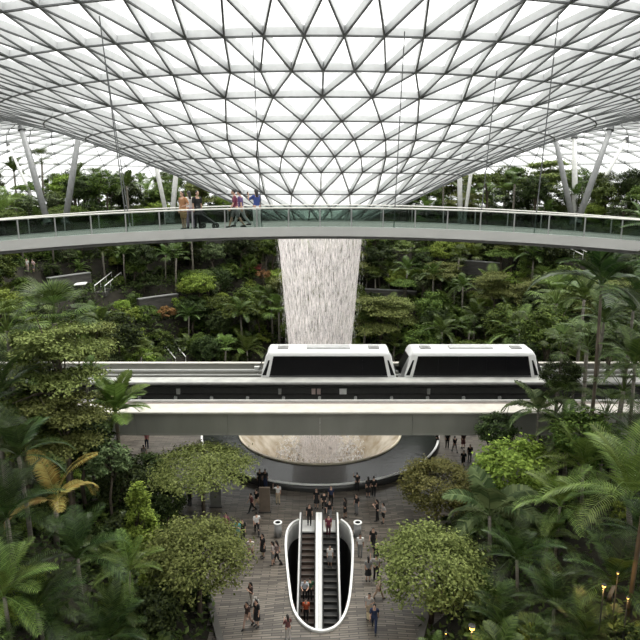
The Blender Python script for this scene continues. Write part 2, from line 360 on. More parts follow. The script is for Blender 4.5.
# two escalators going down towards the viewer
ETOP = max(p[1] for p in RIM) - 0.15
SLOPE = math.tan(math.radians(30))
def escalator(xc, label, hue, inner):
    e_ = thing('escalator', (xc, ETOP, 0), label, 'escalator', 'escalators in the opening')
    MB().box(-.47, .47, -1.3, 0.25, -0.10, 0.012).obj('landing_plate', M_lgrey, e_)
    y = -1.3; z = 0.0; st = mat('step_' + hue, (0.055, 0.038, 0.030) if hue == 'brown' else (0.03, 0.03, 0.029), 0.5, var=0.2); edge = mat('step_edge', (0.16, 0.15, 0.135), 0.5)
    stepm = MB().box(-.465, .465, -.40, 0, -.24, 0).box(-.465, .465, -.405, -.375, -.03, .004, 1).mesh('step', [st, edge])
    for k in range(22):
        z -= 0.231
        link('step', stepm, e_, (0, y - 0.4 * k, z))
    for s in (-1, 1):
        p0, p1, p2 = (s * .50, 0.15, 0), (s * .50, -1.3, 0), (s * .50, -1.3 - 8.8, -8.8 * SLOPE)
        b_ = MB(); V = [(s * .48 + d, q[1], q[2] + dz) for d in (0, s * .05) for q in (p0, p1, p2) for dz in (-.25, .88)]
        b_.add(V, [(0, 2, 3, 1), (2, 4, 5, 3), (6, 7, 9, 8), (8, 9, 11, 10), (1, 3, 9, 7), (3, 5, 11, 9), (0, 1, 7, 6)])
        b_.obj('balustrade', M_grey, e_)
        h = MB().tube([(s * .505, .25, .75), (s * .505, .2, .9), (s * .505, 0, .95), (s * .505, -1.3, .95), (s * .505, -10.1, .95 - 8.8 * SLOPE)], .04, 8); h.obj('handrail', M_dark, e_, True)
        k_ = MB(); x0, x1 = (.54, .765 if s == inner else .68); V = [(s * x, q[1], q[2] + dz) for x in (x0, x1) for q in (p0, p1, p2) for dz in (-.3, .72)]
        k_.add(V, [(1, 3, 9, 7), (3, 5, 11, 9), (0, 6, 8, 2), (2, 8, 10, 4), (0, 2, 3, 1), (2, 4, 5, 3), (6, 7, 9, 8), (8, 9, 11, 10), (0, 1, 7, 6)]); k_.obj('skirt_cladding', M_white, e_)
    return e_
escalator(-0.85, 'escalator with brown steps on the left side of the opening', 'brown', 1)
escalator(0.70, 'escalator with near black steps on the right side of the opening', 'black', -1)
for px, lab in ((278, 'cylindrical metal bollard with white ring top left of the escalator opening'), (357.5, 'cylindrical metal bollard with white ring top right of the escalator opening')):
    p = at_z(px, 536, 0); bo = thing('bollard', (p.x, p.y, 0), lab, 'bollard', 'bollards flanking the escalators')
    MB().revolve([(0.001, 0), (.27, 0), (.27, 1.05), (.001, 1.05)], 0, 0, 20).obj('body', M_grey, bo, True)
    MB().revolve([(.31, 1.05), (.31, 1.12), (.20, 1.12), (.20, 1.05)], 0, 0, 20).obj('ring_cap', M_white, bo)
    MB().revolve([(.20, 1.08), (.001, 1.07)], 0, 0, 16).obj('dark_inset', M_black, bo)

# ------------------------------------------------------------------ pool, funnel and waterfall
pool = thing('fountain_basin', (AX, AY, 0), 'large round dark pool with a pale sunken funnel under the waterfall', 'fountain')
MB().revolve([(12.1, -0.1), (12.15, 0.0), (12.0, 0.55), (11.9, 0.55), (11.9, -0.1)], 0, 0, 96).obj('outer_wall', mat('wet_dark_stone', (0.025, 0.025, 0.024), 0.3), pool, True)
MB().revolve([(12.06, .55), (12.06, .64), (11.86, .64), (11.86, .55)], 0, 0, 96).obj('rim_trim', M_white, pool)
m, t, o = _new('dark_water'); N = t.nodes.new; L = t.links.new
b = N('ShaderNodeBsdfPrincipled'); b.inputs['Base Color'].default_value = (0.012, 0.014, 0.013, 1); b.inputs['Specular IOR Level'].default_value = 0.3; b.inputs['Roughness'].default_value = 0.15
nz = N('ShaderNodeTexNoise'); nz.inputs['Scale'].default_value = 1.6; nz.inputs['Detail'].default_value = 3; bp = N('ShaderNodeBump'); bp.inputs['Strength'].default_value = 0.12; bp.inputs['Distance'].default_value = 0.1
c = N('ShaderNodeTexCoord'); L(c.outputs['Object'], nz.inputs['Vector']); L(nz.outputs['Fac'], bp.inputs['Height']); L(bp.outputs[0], b.inputs['Normal']); L(b.outputs[0], o.inputs[0])
MB().revolve([(11.9, .58), (10, .585), (8.3, .59)], 0, 0, 96).obj('water_surface', MATS['dark_water'], pool)
MB().revolve([(8.34, .5), (8.34, .72), (8.14, .72), (8.14, .4)], 0, 0, 96).obj('inner_rim', mat('pale_gold_rim', (0.62, 0.55, 0.42), 0.35), pool)
m, t, o = _new('wet_acrylic_funnel'); N = t.nodes.new; L = t.links.new
b = N('ShaderNodeBsdfPrincipled'); b.inputs['Roughness'].default_value = 0.22; c = N('ShaderNodeTexCoord'); nz = N('ShaderNodeTexNoise'); nz.inputs['Scale'].default_value = 0.8; nz.inputs['Detail'].default_value = 6
r_ = N('ShaderNodeValToRGB'); r_.color_ramp.elements[0].color = (0.30, 0.24, 0.16, 1); r_.color_ramp.elements[1].color = (0.62, 0.56, 0.47, 1); r_.color_ramp.elements[0].position = .35; r_.color_ramp.elements[1].position = .68
L(c.outputs['Object'], nz.inputs['Vector']); L(nz.outputs['Fac'], r_.inputs[0]); L(r_.outputs[0], b.inputs['Base Color']); L(b.outputs[0], o.inputs[0])
MB().revolve([(8.16, .66), (7.4, .1), (6.4, -.9), (5.2, -2.3), (4.3, -4), (3.8, -6), (3.7, -9), (.01, -9)], 0, 0, 72).obj('funnel', m, pool, True)

m, t, o = _new('falling_water'); N = t.nodes.new; L = t.links.new
c = N('ShaderNodeTexCoord'); mp = N('ShaderNodeMapping'); mp.inputs['Scale'].default_value = (6.0, 6.0, 0.40)
nz = N('ShaderNodeTexNoise'); nz.inputs['Scale'].default_value = 1.5; nz.inputs['Detail'].default_value = 6; nz.inputs['Roughness'].default_value = .75
mr = N('ShaderNodeMapRange'); mr.inputs['From Min'].default_value = 0.41; mr.inputs['From Max'].default_value = 0.60; mr.inputs['To Min'].default_value = 0.03; mr.inputs['To Max'].default_value = 0.92
df = N('ShaderNodeBsdfDiffuse'); df.inputs[0].default_value = (0.92, 0.87, 0.855, 1); tl = N('ShaderNodeBsdfTranslucent'); tl.inputs[0].default_value = (0.95, 0.90, 0.885, 1)
m1 = N('ShaderNodeMixShader'); m1.inputs[0].default_value = .5; tr = N('ShaderNodeBsdfTransparent'); m2 = N('ShaderNodeMixShader')
L(c.outputs['Object'], mp.inputs[0]); L(mp.outputs[0], nz.inputs['Vector']); L(nz.outputs['Fac'], mr.inputs[0]); L(mr.outputs[0], m2.inputs[0])
L(df.outputs[0], m1.inputs[1]); L(tl.outputs[0], m1.inputs[2]); L(tr.outputs[0], m2.inputs[1]); L(m1.outputs[0], m2.inputs[2]); L(m2.outputs[0], o.inputs[0])
M_fall = m
M_drop = leafmat('water_streak', (0.85, 0.82, 0.81), (0.98, 0.96, 0.95), 0.3, 0.5)
fall = thing('waterfall', (AX, AY, 0), 'tall white waterfall pouring from the roof funnel behind the train', 'waterfall')
def fr(z): return 2.35 + 1.80 * (max(0, z) / 22.0) - 0.16 * max(0.0, 2.0 - z) ** .9
zz = [22.0 - 24.5 * k / 30 for k in range(31)]
MB().revolve([(fr(z), z) for z in zz], 0, 0, 72).obj('water_curtain', M_fall, fall, True)
V = []
for _ in range(7000):
    a = random.random() * 2 * PI; z1 = 22 - 24 * random.random(); ln = random.uniform(.08, .6); wd = random.uniform(.012, .04); dr = random.gauss(0.06, .24)
    for z, s in ((z1, -1), (z1, 1), (z1 - ln, .5), (z1 - ln, -.5)):
        r = fr(z) + dr; V.append((r * math.cos(a) - s * wd * math.sin(a), r * math.sin(a) + s * wd * math.cos(a), z))
so = link('falling_streaks', quads('falling_streaks', V, 0, M_drop), fall)
V = []
for _ in range(2600):
    a = random.random() * 2 * PI; r = random.uniform(1.2, 4.6); z = -3.0 + 2.6 * random.random() ** 2.2; s = random.uniform(.04, .13)
    p = np.array([r * math.cos(a), r * math.sin(a), z]); q = rng.normal(size=(4, 3)) * s; V += list(p + q)
link('splash', quads('splash', V, 0, M_drop), fall)
# ------------------------------------------------------------------ footbridge
BR, BCY = 33.8, 27.0 - 33.8
def bz(x, R=33.8): return 23.0 - 0.42 * min(4.0, (x / 13.0) ** 2)
def bp_(R, s):                                     # s: metres along the arc of radius R
    a = s / R; x = R * math.sin(a); return Vector((x, BCY + R * math.cos(a), bz(x, R)))
bridge = thing('footbridge', (0, 29, 23), 'curved grey footbridge with green glass balustrades hanging under the roof', 'footbridge')
SS = [-27 + 1.0 * k for k in range(55)]
def strip(R0, R1, z0, z1, mb=None):
    mb = mb or MB(); V = []; n = len(SS)
    for s in SS:
        a = s / BR
        for R, z in ((R0, z0), (R0, z1), (R1, z1), (R1, z0)):
            x = R * math.sin(a); V.append((x, BCY + R * math.cos(a) - 29, bz(x, R) + z - 23))
    Fc = [(4 * i + k, 4 * i + 4 + k, 4 * i + 4 + (k + 1) % 4, 4 * i + (k + 1) % 4) for i in range(n - 1) for k in range(4)]
    return mb.add(V, Fc + [(0, 1, 2, 3), (4 * n - 1, 4 * n - 2, 4 * n - 3, 4 * n - 4)])
M_fascia = mat('bridge_fascia', (0.42, 0.42, 0.40), 0.5, var=0.05, scale=0.8)
M_deckm = mat('bridge_deck', (0.24, 0.235, 0.22), 0.7, var=0.1)
strip(BR + .12, BR + 5.6, -.25, 0).obj('deck', M_deckm, bridge)
strip(BR - .05, BR + .30, -.36, .05).obj('edge_beam', M_fascia, bridge)
strip(BR + 5.4, BR + 5.7, -.36, .05).obj('edge_beam', M_fascia, bridge)
strip(BR + .9, BR + 4.6, -.55, -.25).obj('soffit', M_grey, bridge)
M_handr = mat('pale_handrail', (0.66, 0.65, 0.60), 0.35, var=0.03)
for R in (BR + .10, BR + 5.55):
    k = R / BR
    mb = MB(); mb.tube([bp_(R, s * k) + Vector((0, -29, .88 - 23)) for s in SS], .032, 8); mb.obj('handrail', M_handr, bridge, True)
    post = MB().box(-.025, .025, -.04, .04, 0, .86).mesh('balustrade_post', M_grey)
    ss = [-25.2 + 1.4 * j for j in range(37)]
    for j, s in enumerate(ss):
        p = bp_(R, s * k); link('balustrade_post', post, bridge, (p.x, p.y - 29, p.z - 23), -s / BR)
        if j + 1 < len(ss):
            gm = MB(); A = [bp_(R, (s + 1.4 * q / 4) * k) for q in range(5)]
            V = [(p.x, p.y - 29 + dy, p.z - 23 + z) for p in A for dy, z in ((-.01, .05), (-.01, .82), (.01, .82), (.01, .05))]
            gm.add(V, [(4 * i + q, 4 * i + 4 + q, 4 * i + 4 + (q + 1) % 4, 4 * i + (q + 1) % 4) for i in range(4) for q in range(4)])
            gm.obj('glass_panel', M_glassrail, bridge)
# thin cables between bridge and roof
for s, lean in ((-8.4, -.7), (-2.6, -.3), (3.3, .3), (9.3, .4), (-9.9, -.8), (8.4, .5)):
    a = bp_(BR + (.2 if abs(s) not in (9.9,) and s != 8.4 else 5.5), s); top = Vector((a.x + lean * .8, a.y, 31.6 if a.y < 31 else 31.0))
    rr_ = math.hypot(top.x - AX, top.y - AY); top.z = np.interp(rr_, [q[0] for q in RINGS], [q[1] for q in RINGS]) - .4
    nm = {-8.4: 'steel cable rising from the footbridge left of the walkers', -2.6: 'steel cable rising from the footbridge just right of the blue shirted walker', 3.3: 'steel cable rising from the footbridge above the waterfall', 9.3: 'steel cable at the near railing, rightmost of the footbridge cables', -9.9: 'steel cable at the far railing, leftmost of the footbridge cables', 8.4: 'steel cable at the far railing right of the waterfall'}[s]
    cb = thing('suspension_cable', a, nm, 'cable', 'cables holding the footbridge')
    MB().tube([Vector((0, 0, 0)), (top - a)], .024, 6).obj('wire', M_steel, cb); MB().tube([Vector((0, 0, -.05)), (top - a) * .03], .04, 8).obj('clamp', M_lgrey, cb)

# railing along the rim of the roof garden
gr = thing('garden_railing', (0, 60, 20.8), 'long pale railing along the rim of the garden behind the footbridge', 'railing')
GA = [math.radians(12 + 156 * k / 96) for k in range(97)]
for z in (.45, .8, 1.15): MB().tube([(55.4 * math.cos(a), 55.4 * math.sin(a), z) for a in GA], .045 if z < 1 else .07, 6).obj('rail', M_handr, gr, True)
gp = MB().box(-.035, .035, -.035, .035, -.3, 1.15).mesh('railing_post', M_grey)
for a in GA[::2]: link('railing_post', gp, gr, (55.4 * math.cos(a), 55.4 * math.sin(a), 0), a)
# ------------------------------------------------------------------ viaduct
VX0, VX1 = -50.4, 50.4
via = thing('viaduct', (0, 46, 0), 'long grey concrete train viaduct with a cream ledge crossing above the pool', 'viaduct')
def vb(name, y0, y1, z0, z1, m_, x0=VX0, x1=VX1): return MB().box(x0, x1, y0 - 46, y1 - 46, z0, z1).obj(name, m_, via)
seg = MB().box(0.012, 7.188, -2.0, 1.2, 5.9, 7.70).box(0.012, 7.188, -2.06, -1.9, 5.9, 6.0).mesh('girder_segment', M_gird)
for k in range(14): link('girder_segment', seg, via, (VX0 + 7.2 * k, 0, 0))
vb('cream_ledge', 43.85, 45.75, 7.70, 7.84, M_conc); vb('cable_cover', 45.75, 46.2, 7.70, 7.80, mat('brownish_cover', (0.20, .16, .14), .7))
vb('kerb', 46.2, 46.35, 7.6, 7.98, M_lgrey)
vb('channel_floor', 46.35, 48.6, 6.8, 7.05, M_dark)
vb('guideway_slab', 47.6, 54.2, 6.0, 7.05, M_gird)
vb('front_parapet', 48.55, 48.8, 7.05, 9.0, mat('shaded_parapet', (0.05, 0.05, 0.046), 0.7))  # shade of the recess under the cap is put into this dark colour
vb('front_cap', 47.5, 48.85, 9.0, 9.09, mat('weathered_cap', (0.36, 0.36, 0.335), 0.6, var=0.2, scale=0.9))
vb('cap_edge', 47.42, 47.5, 8.92, 9.09, M_grey)
vb('rear_parapet', 53.4, 53.65, 7.05, 8.95, M_gird)
vb('rear_cap', 53.3, 53.78, 8.95, 9.03, M_conc)
for y in (49.35, 51.1): vb('running_plinth', y, y + .35, 7.05, 7.55, M_grey)
vb('power_rail', 52.3, 52.42, 8.55, 8.72, M_lgrey); vb('power_rail', 52.3, 52.42, 8.15, 8.25, M_lgrey)
vb('cable_tray', 48.35, 48.55, 8.25, 8.32, M_dark); vb('cable_tray', 48.35, 48.55, 7.75, 7.8, M_dark)
br_m = MB().box(-.12, .12, -.22, .0, -.14, .06).box(-.05, .05, -.35, -.2, -.05, .16).mesh('bracket', M_lgrey)
for k in range(33): link('bracket', br_m, via, (-49 + 3.06 * k, 2.55, 7.42))
for x, wd, col in ((-.55, .32, (0.50, 0.40, 0.36)), (-.1, .3, (0.46, 0.36, 0.33)), (1.95, .6, (0.72, 0.72, 0.70)), (-3.4, .26, (0.3, 0.3, 0.28)), (9.2, .25, (.35, .35, .33)), (-12, .3, (.4, .4, .38))):
    MB().box(x - wd / 2, x + wd / 2, 2.3, 2.55, 7.75, 8.2).box(x - wd / 2 - .02, x + wd / 2 + .02, 2.28, 2.55, 8.2, 8.24).obj('equipment_box', mat('box_%d' % int(x * 10 + 500), col, .5), via)
for x in (-29, 29, -45, 45): MB().box(x - .9, x + .9, -1.6, 5.5, 0, 6.0).obj('pier', M_gird, via)

# ------------------------------------------------------------------ train cars
def car(xc, label):
    ZB, H, HL, HW = 7.62, 3.74, 6.1, 1.36
    yc = 50.28
    c_ = thing('train_car', (xc, yc, ZB), label, 'train car', 'white train cars on the viaduct')
    prof = []
    def arc(cy, cz, r, a0, a1, n=5): return [(cy + r * math.cos(math.radians(a0 + (a1 - a0) * k / n)), cz + r * math.sin(math.radians(a0 + (a1 - a0) * k / n))) for k in range(n + 1)]
    prof = arc(HW - .12, .12, .12, -90, 0, 3) + arc(HW - .42, H - .42, .42, 0, 90, 6) + arc(-HW + .42, H - .42, .42, 90, 180, 6) + arc(-HW + .12, .12, .12, 180, 270, 3)
    def half(z): return HL - 0.02 - 1.0 * max(0, (z - 1.6) / 2.1) ** 1.35
    us = [-1, -.992, -.97, -.8, 0, .8, .97, .992, 1]; ny = {1: .93, .992: .975, .97: 1.0}
    V = []; n = len(prof)
    for u in us:
        k = ny.get(abs(u), 1.0)
        V += [(u * half(z), y * k, z) for y, z in prof]
    Fc = [(i * n + j, (i + 1) * n + j, (i + 1) * n + (j + 1) % n, i * n + (j + 1) % n) for i in range(len(us) - 1) for j in range(n)]
    Fc += [tuple(range(n)), tuple(reversed(range((len(us) - 1) * n, len(us) * n)))]
    MB().add(V, Fc).obj('body_shell', mat('train_white', (0.66, .665, .66), .3, var=.02), c_, True)
    def sidepanel(name, poly, s, m_, th=.03):
        mb = MB(); y0, y1 = s * (HW + .005), s * (HW + th); k = len(poly)
        mb.add([(x, y0, z) for x, z in poly] + [(x, y1, z) for x, z in poly], [tuple(range(k)), tuple(range(k, 2 * k))] + [(i, (i + 1) % k, k + (i + 1) % k, k + i) for i in range(k)])
        return mb.obj(name, m_, c_)
    for s in (-1, 1):
        wb = sidepanel('window_band', [(-5.02, 1.58), (5.02, 1.58), (4.66, 3.30), (-4.66, 3.30)], s, M_black)
        for x in (-2.9, -1.2, 1.2, 2.9):
            q = MB().box(x - .025, x + .025, min(s * (HW + .03), s * (HW + .045)), max(s * (HW + .03), s * (HW + .045)), 1.6, 3.28); o_ = q.obj('mullion', M_black, wb)
        sidepanel('lower_panel', [(-5.1, 1.25), (5.1, 1.25), (5.04, 1.56), (-5.04, 1.56)], s, mat('grey_panel', (0.06, 0.06, 0.06), 0.4), .02)
        sidepanel('skirt', [(-5.3, .1), (5.3, .1), (5.3, 1.23), (-5.3, 1.23)], s, M_grey, .02)
        for e_ in (-1, 1):
            sidepanel('corner_glass', [(e_ * 5.30, 1.62), (e_ * 5.64, 1.62), (e_ * 5.10, 2.95), (e_ * 4.97, 2.95)], s * 1.0, M_black, .02)
    for e_ in (-1, 1):
        mb = MB(); V = []
        for z in (1.6, 2.0, 2.4, 2.8, 3.15):
            for y in (-.98, -.5, 0, .5, .98): V.append((e_ * (half(z) + .02), y * (1 - .04 * (z - 1.8)), z))
        V += [(x - e_ * .06, y, z) for x, y, z in V]
        Fc = [(r * 5 + q, r * 5 + q + 1, r * 5 + q + 6, r * 5 + q + 5) for r in range(4) for q in range(4)]
        mb.add(V, Fc + [tuple(25 + i for i in f) for f in Fc]); mb.obj('windscreen', M_black, c_)
        MB().box(min(e_ * (HL - .3), e_ * (HL + .34)), max(e_ * (HL - .3), e_ * (HL + .34)), -.16, .16, 1.75, 2.0).obj('coupler', M_lgrey, c_)
        for y in (-.75, .75): MB().ball((e_ * (HL - .02), y, 1.5), (.05, .14, .08)).obj('headlamp', M_lgrey, c_)
    MB().box(-1.85, 1.85, -.62, .30, H - .02, H + .12).obj('roof_unit', mat('roof_unit', (0.42, .42, .42), .5), c_)
    for x in (-3.9, 3.9): MB().box(x - .45, x + .45, -.6, .2, H - .02, H + .10).box(x - .25, x + .25, -.4, 0, H + .1, H + .14).obj('roof_hatch', M_grey, c_)
    for x in (-3.6, 3.6):
        for y in (-.92, .92):
            wz = MB(); wz.revolve([(.01, -.14), (.42, -.14), (.45, -.08), (.45, .08), (.42, .14), (.01, .14)], 0, 0, 20)
            wz.v = [(a + x, c__ + y * .9, b_ + .02 + .35) for a, b_, c__ in wz.v]; wz.obj('wheel', M_dark, c_, True)
    return c_
c1 = at_y(328.5, 360, 49.0); c2 = at_y(472.7, 360, 49.0)
car(c1.x, 'white train car in front of the waterfall with a black window band'); car(c2.x, 'white train car right of the waterfall, coupled behind the other car')

# ------------------------------------------------------------------ tree-like roof columns, control tower
def column(px, py, bx, by, Y, rad, m_, label):
    b_ = at_y(bx, by, Y); b_.z = 20.5; t_ = at_y(px, py, Y + 3.0)
    rr_ = math.hypot(t_.x - AX, t_.y - AY); t_.z = float(np.interp(rr_, [q[0] for q in RINGS], [q[1] for q in RINGS])) - .3
    bl = b_ + (b_ - t_) * 0.02
    c_ = thing('roof_column', bl, label, 'column', 'slanting columns holding up the roof')
    d = t_ - bl; MB().tube([d * .0, d * .5, d], [rad, rad, rad * .8], 14).obj('shaft', m_, c_, True); MB().tube([d * .96, d], [rad * 1.25, rad * .9], 14).obj('head_casting', M_steel, c_)
    MB().tube([d * 0, d * .03], [rad * 1.4] * 2, 14).obj('base_collar', M_grey, c_)
M_colm = mat('column_grey', (0.22, .225, .225), .5); M_colw = mat('column_pale', (0.60, .60, .58), .5)
column(22, 139, 46, 207, 82, .42, M_colm, 'thick dark slanting roof column at the far left above the footbridge')
column(81, 145, 64, 207, 82, .40, M_colm, 'grey slanting roof column leaning right above the left footbridge end')
column(8, 148, 40, 207, 92, .22, M_colw, 'thin pale slanting roof column at the far left')
column(151, 168, 167, 207, 84, .30, M_colw, 'pale slanting column, left leg of the pair above the walkers')
column(181, 178, 171, 207, 82, .34, M_colw, 'pale slanting column, right leg of the pair above the walkers')
column(457, 178, 461, 207, 84, .34, M_colw, 'pale near upright column right of the waterfall above the railing')
column(474, 172, 465, 207, 82, .24, M_colw, 'pale thin column leaning right beside the near upright one')
column(552, 147, 574, 207, 82, .36, M_colm, 'dark roof column leaning left at the right footbridge end')
column(610, 141, 579, 207, 82, .42, M_colm, 'thick dark roof column leaning right at the right footbridge end')
column(626, 149, 583, 207, 90, .30, M_colw, 'pale roof column behind the thick dark right leaning one')
column(573, 150, 576, 207, 92, .40, M_colw, 'pale upright roof column between the dark leaning ones')

tw = thing('control_tower', (0, 205, 0), 'pale round airport control tower faint behind the roof glass', 'tower')
tw.location = (1.0, 205, 0)
M_tw = mat('tower_white', (0.36, .385, .40), .6, var=.03); M_twg = mat('tower_glass', (0.06, .12, .13), .3)
MB().revolve([(4, 0), (4, 46), (7, 50), (11.5, 54), (11.5, 56), (10.5, 56)], 0, 0, 40).obj('shaft', M_tw, tw, True)
MB().revolve([(10.2, 56), (11.2, 59.5)], 0, 0, 40).obj('glazed_ring', M_twg, tw); MB().revolve([(12.2, 59.5), (12.2, 60.3), (6, 60.8), (6, 62)], 0, 0, 40).obj('roof_slab', M_tw, tw)
MB().revolve([(5.5, 62), (6.3, 64.5), (5, 66), (.1, 66.6)], 0, 0, 32).obj('cabin', M_twg, tw)
# ------------------------------------------------------------------ plants: mesh kit
L_fine = leafmat('leaf_fine_green', (0.065, 0.085, 0.020), (0.235, 0.27, 0.085))
L_olive = leafmat('leaf_olive', (0.065, 0.075, 0.018), (0.23, 0.225, 0.07))
L_mid = leafmat('leaf_mid_green', (0.020, 0.042, 0.007), (0.130, 0.175, 0.036))
L_dark = leafmat('leaf_dark_green', (0.008, 0.016, 0.005), (0.056, 0.078, 0.022))
L_bright = leafmat('leaf_bright_green', (0.07, 0.11, 0.014), (0.26, 0.33, 0.06))
L_grey = leafmat('leaf_grey_green', (0.035, 0.058, 0.022), (0.150, 0.190, 0.080))
L_palm = leafmat('frond_green', (0.022, 0.045, 0.008), (0.110, 0.160, 0.038), 0.4, .2, .28)
L_palmd = leafmat('frond_dark_green', (0.010, 0.024, 0.005), (0.062, 0.100, 0.026), 0.4, .2, .28)
L_palml = leafmat('frond_light_green', (0.070, 0.115, 0.022), (0.18, 0.25, 0.060), 0.4, .2, .28)
L_dry = leafmat('frond_dry_orange', (0.26, 0.17, 0.045), (0.40, 0.36, 0.12), 0.5)
L_red = leafmat('leaf_reddish', (0.12, 0.055, 0.020), (0.26, 0.14, 0.06))
L_under = leafmat('leaf_understory', (0.016, 0.030, 0.008), (0.095, 0.130, 0.036))

def nrm(a): return a / np.maximum(1e-6, np.linalg.norm(a, axis=-1, keepdims=True))
def leafquads(C, Nn, ln, wd, R):
    n = len(C); d = nrm(np.cross(Nn, R.normal(size=(n, 3)))); s = nrm(np.cross(Nn, d))
    ln = ln * R.uniform(.7, 1.3, (n, 1)); w_ = wd * R.uniform(.7, 1.3, (n, 1))
    V = np.stack([C - d * ln / 2, C + s * w_ / 2 + Nn * w_ * .12, C + d * ln / 2 - Nn * ln * .12, C - s * w_ / 2 + Nn * w_ * .12], axis=1)
    return V.reshape(-1, 3)
def crown_mesh(name, m_, seed, rx, rz, clumps, per, leaf, shape='round', flat=.5):
    R = np.random.default_rng(seed); cs = []
    while len(cs) < clumps:
        p = R.normal(size=3); p /= np.linalg.norm(p); r = R.uniform(.45, 1.0) ** .6
        if shape == 'round':
            if p[2] < -.55: continue
            cs.append((p[0] * rx * r, p[1] * rx * r, p[2] * rz * r))
        elif shape == 'column':
            z = R.uniform(-1, 1); k = min(1.0, 1.12 * (1.001 - (z + 1) / 2) ** .62) * R.uniform(.6, 1.0); a = R.uniform(0, 2 * PI)
            cs.append((rx * k * math.cos(a), rx * k * math.sin(a), z * rz))
        elif shape == 'layer':
            if not cs: spr = [(R.uniform(.1, .72) * rx, i * 2.4 + R.uniform(-.4, .4), R.uniform(-1, 1), R.uniform(.28, .5)) for i in range(13)]
            q_ = spr[R.integers(0, 13)]; rr_ = rx * q_[3] * math.sqrt(R.uniform(.0, 1)); a = R.uniform(0, 2 * PI); k_ = 1.0 - .35 * max(0, q_[2])
            cs.append((q_[0] * k_ * math.cos(q_[1]) + rr_ * math.cos(a), q_[0] * k_ * math.sin(q_[1]) + rr_ * math.sin(a), q_[2] * rz + R.normal() * .05 * rz - .18 * rr_))
        else:                                           # umbrella
            rr_ = rx * math.sqrt(R.uniform(.02, 1)); a = R.uniform(0, 2 * PI); cs.append((rr_ * math.cos(a), rr_ * math.sin(a), rz * (1 - (rr_ / rx) ** 2) * R.uniform(.6, 1.1) - rz * .4))
    V = []; cr = .19 * rx * (1.0 if shape != 'column' else 1.2)
    for c_ in cs:
        p = R.normal(size=(per, 3)) * np.array([cr * .6, cr * .6, cr * .6 * flat]); C = np.array(c_) + p
        up = np.array([0, 0, 1.0]); outw = nrm(np.array(c_) + 1e-3)
        Nn = nrm(up * .9 + outw * .45 + R.normal(size=(per, 3)) * .42)
        V.append(leafquads(C, Nn, leaf, leaf * .52, R))
    return quads(name, np.concatenate(V), 0, m_), cs
def trunk_mesh(name, m_, seed, h, r, cs, zc, nb=7):
    R = np.random.default_rng(seed); mb = MB(); top = Vector((R.normal() * .15, R.normal() * .15, zc * .82))
    mb.tube([(0, 0, -.4), (R.normal() * .08, R.normal() * .08, zc * .4), top], [r * 1.25, r, r * .75], 8)
    for i in R.choice(len(cs), min(nb, len(cs)), replace=False):
        c_ = Vector(cs[i]) + Vector((0, 0, zc)); s = top * R.uniform(.75, 1.0); md = s.lerp(c_, .5) + Vector((0, 0, .15))
        mb.tube([s, md, c_], [r * .55, r * .35, r * .12], 6)
    return mb.mesh(name, m_, True)
def frond_mesh(name, m_, L_=2.5, pairs=26, phi=1.0, droop=1.6, leaf=.6, wd=.075, hang=.35, petiole=.14, seed=0):
    """pinnate frond: rachis arching out along +x, two rows of folded leaflets"""
    R = np.random.default_rng(seed); n = 24; P = [np.zeros(3)]; T = []
    for i in range(n):
        a = phi - droop * (i / n) ** 1.2; T.append(np.array([math.cos(a), 0, math.sin(a)])); P.append(P[-1] + T[-1] * L_ / n)
    T.append(T[-1]); P = np.array(P); T = np.array(T); mb = MB()
    mb.tube([P[i] for i in range(0, n + 1, 3)], [.035 * (1 - .85 * i / n) for i in range(0, n + 1, 3)], 5)
    for k in range(pairs):
        t_ = petiole + (1 - petiole) * (k + .5) / pairs; q = t_ * n; i = min(n - 1, int(q)); f_ = q - i
        p = P[i] * (1 - f_) + P[i + 1] * f_; tg = T[i]; up = np.array([-tg[2], 0, tg[0]])
        ln = leaf * (math.sin(PI * min(1, .12 + .86 * (k + .5) / pairs)) ** .6) * R.uniform(.9, 1.1)
        for s in (-1, 1):
            d = nrm(np.array([0, s, 0]) * .85 + tg * .55 + up * .22); e_ = nrm(d - np.array([0, 0, 1]) * hang + tg * .1)
            m1 = p + d * ln * .5; m2 = m1 + e_ * ln * .5; w_ = wd * .5 * tg + up * wd * .15
            mb.add([p - w_ * .5, p + w_ * .5, m1 - w_, m1 + w_, m2], [(0, 1, 3, 2), (2, 3, 4)])
    return mb.mesh(name, m_)
def fan_mesh(name, m_, pet=1.1, rad=.9, segs=22, phi=.9, spread=2.5, seed=0, droop=.25):
    """fan leaf on a stalk along +x"""
    R = np.random.default_rng(seed); d = np.array([math.cos(phi), 0, math.sin(phi)]); up = np.array([-math.sin(phi), 0, math.cos(phi)]); mb = MB()
    mb.tube([(0, 0, 0), d * pet * .5 + up * .04, d * pet], [.03, .022, .018], 5); c_ = d * pet; d2 = nrm(d * .95 - up * .35); u2 = np.cross(d2, np.array([0, 1, 0])); 
    for k in range(segs):
        a = -spread / 2 + spread * (k + .5) / segs; v = d2 * math.cos(a) + np.array([0, 1, 0]) * math.sin(a); s = np.cross(v, u2); ln = rad * (.85 + .15 * math.cos(a)) * R.uniform(.93, 1.05)
        wd = rad * spread / segs * .62 * .75; m1 = c_ + v * ln * .6 + np.array([0, 0, .03 * (k % 2)]); tip = c_ + v * ln - np.array([0, 0, droop * ln * R.uniform(.6, 1.3)])
        mb.add([c_, m1 - s * wd * .5, m1 + s * wd * .5, tip], [(0, 1, 2), (1, 3, 2)])
    return mb.mesh(name, m_)
def join_meshes(name, parts, m_):
    mb = MB()
    for me_, M in parts:
        mb.add([tuple(M @ v.co) for v in me_.vertices], [tuple(p.vertices) for p in me_.polygons])
    return mb.mesh(name, m_)

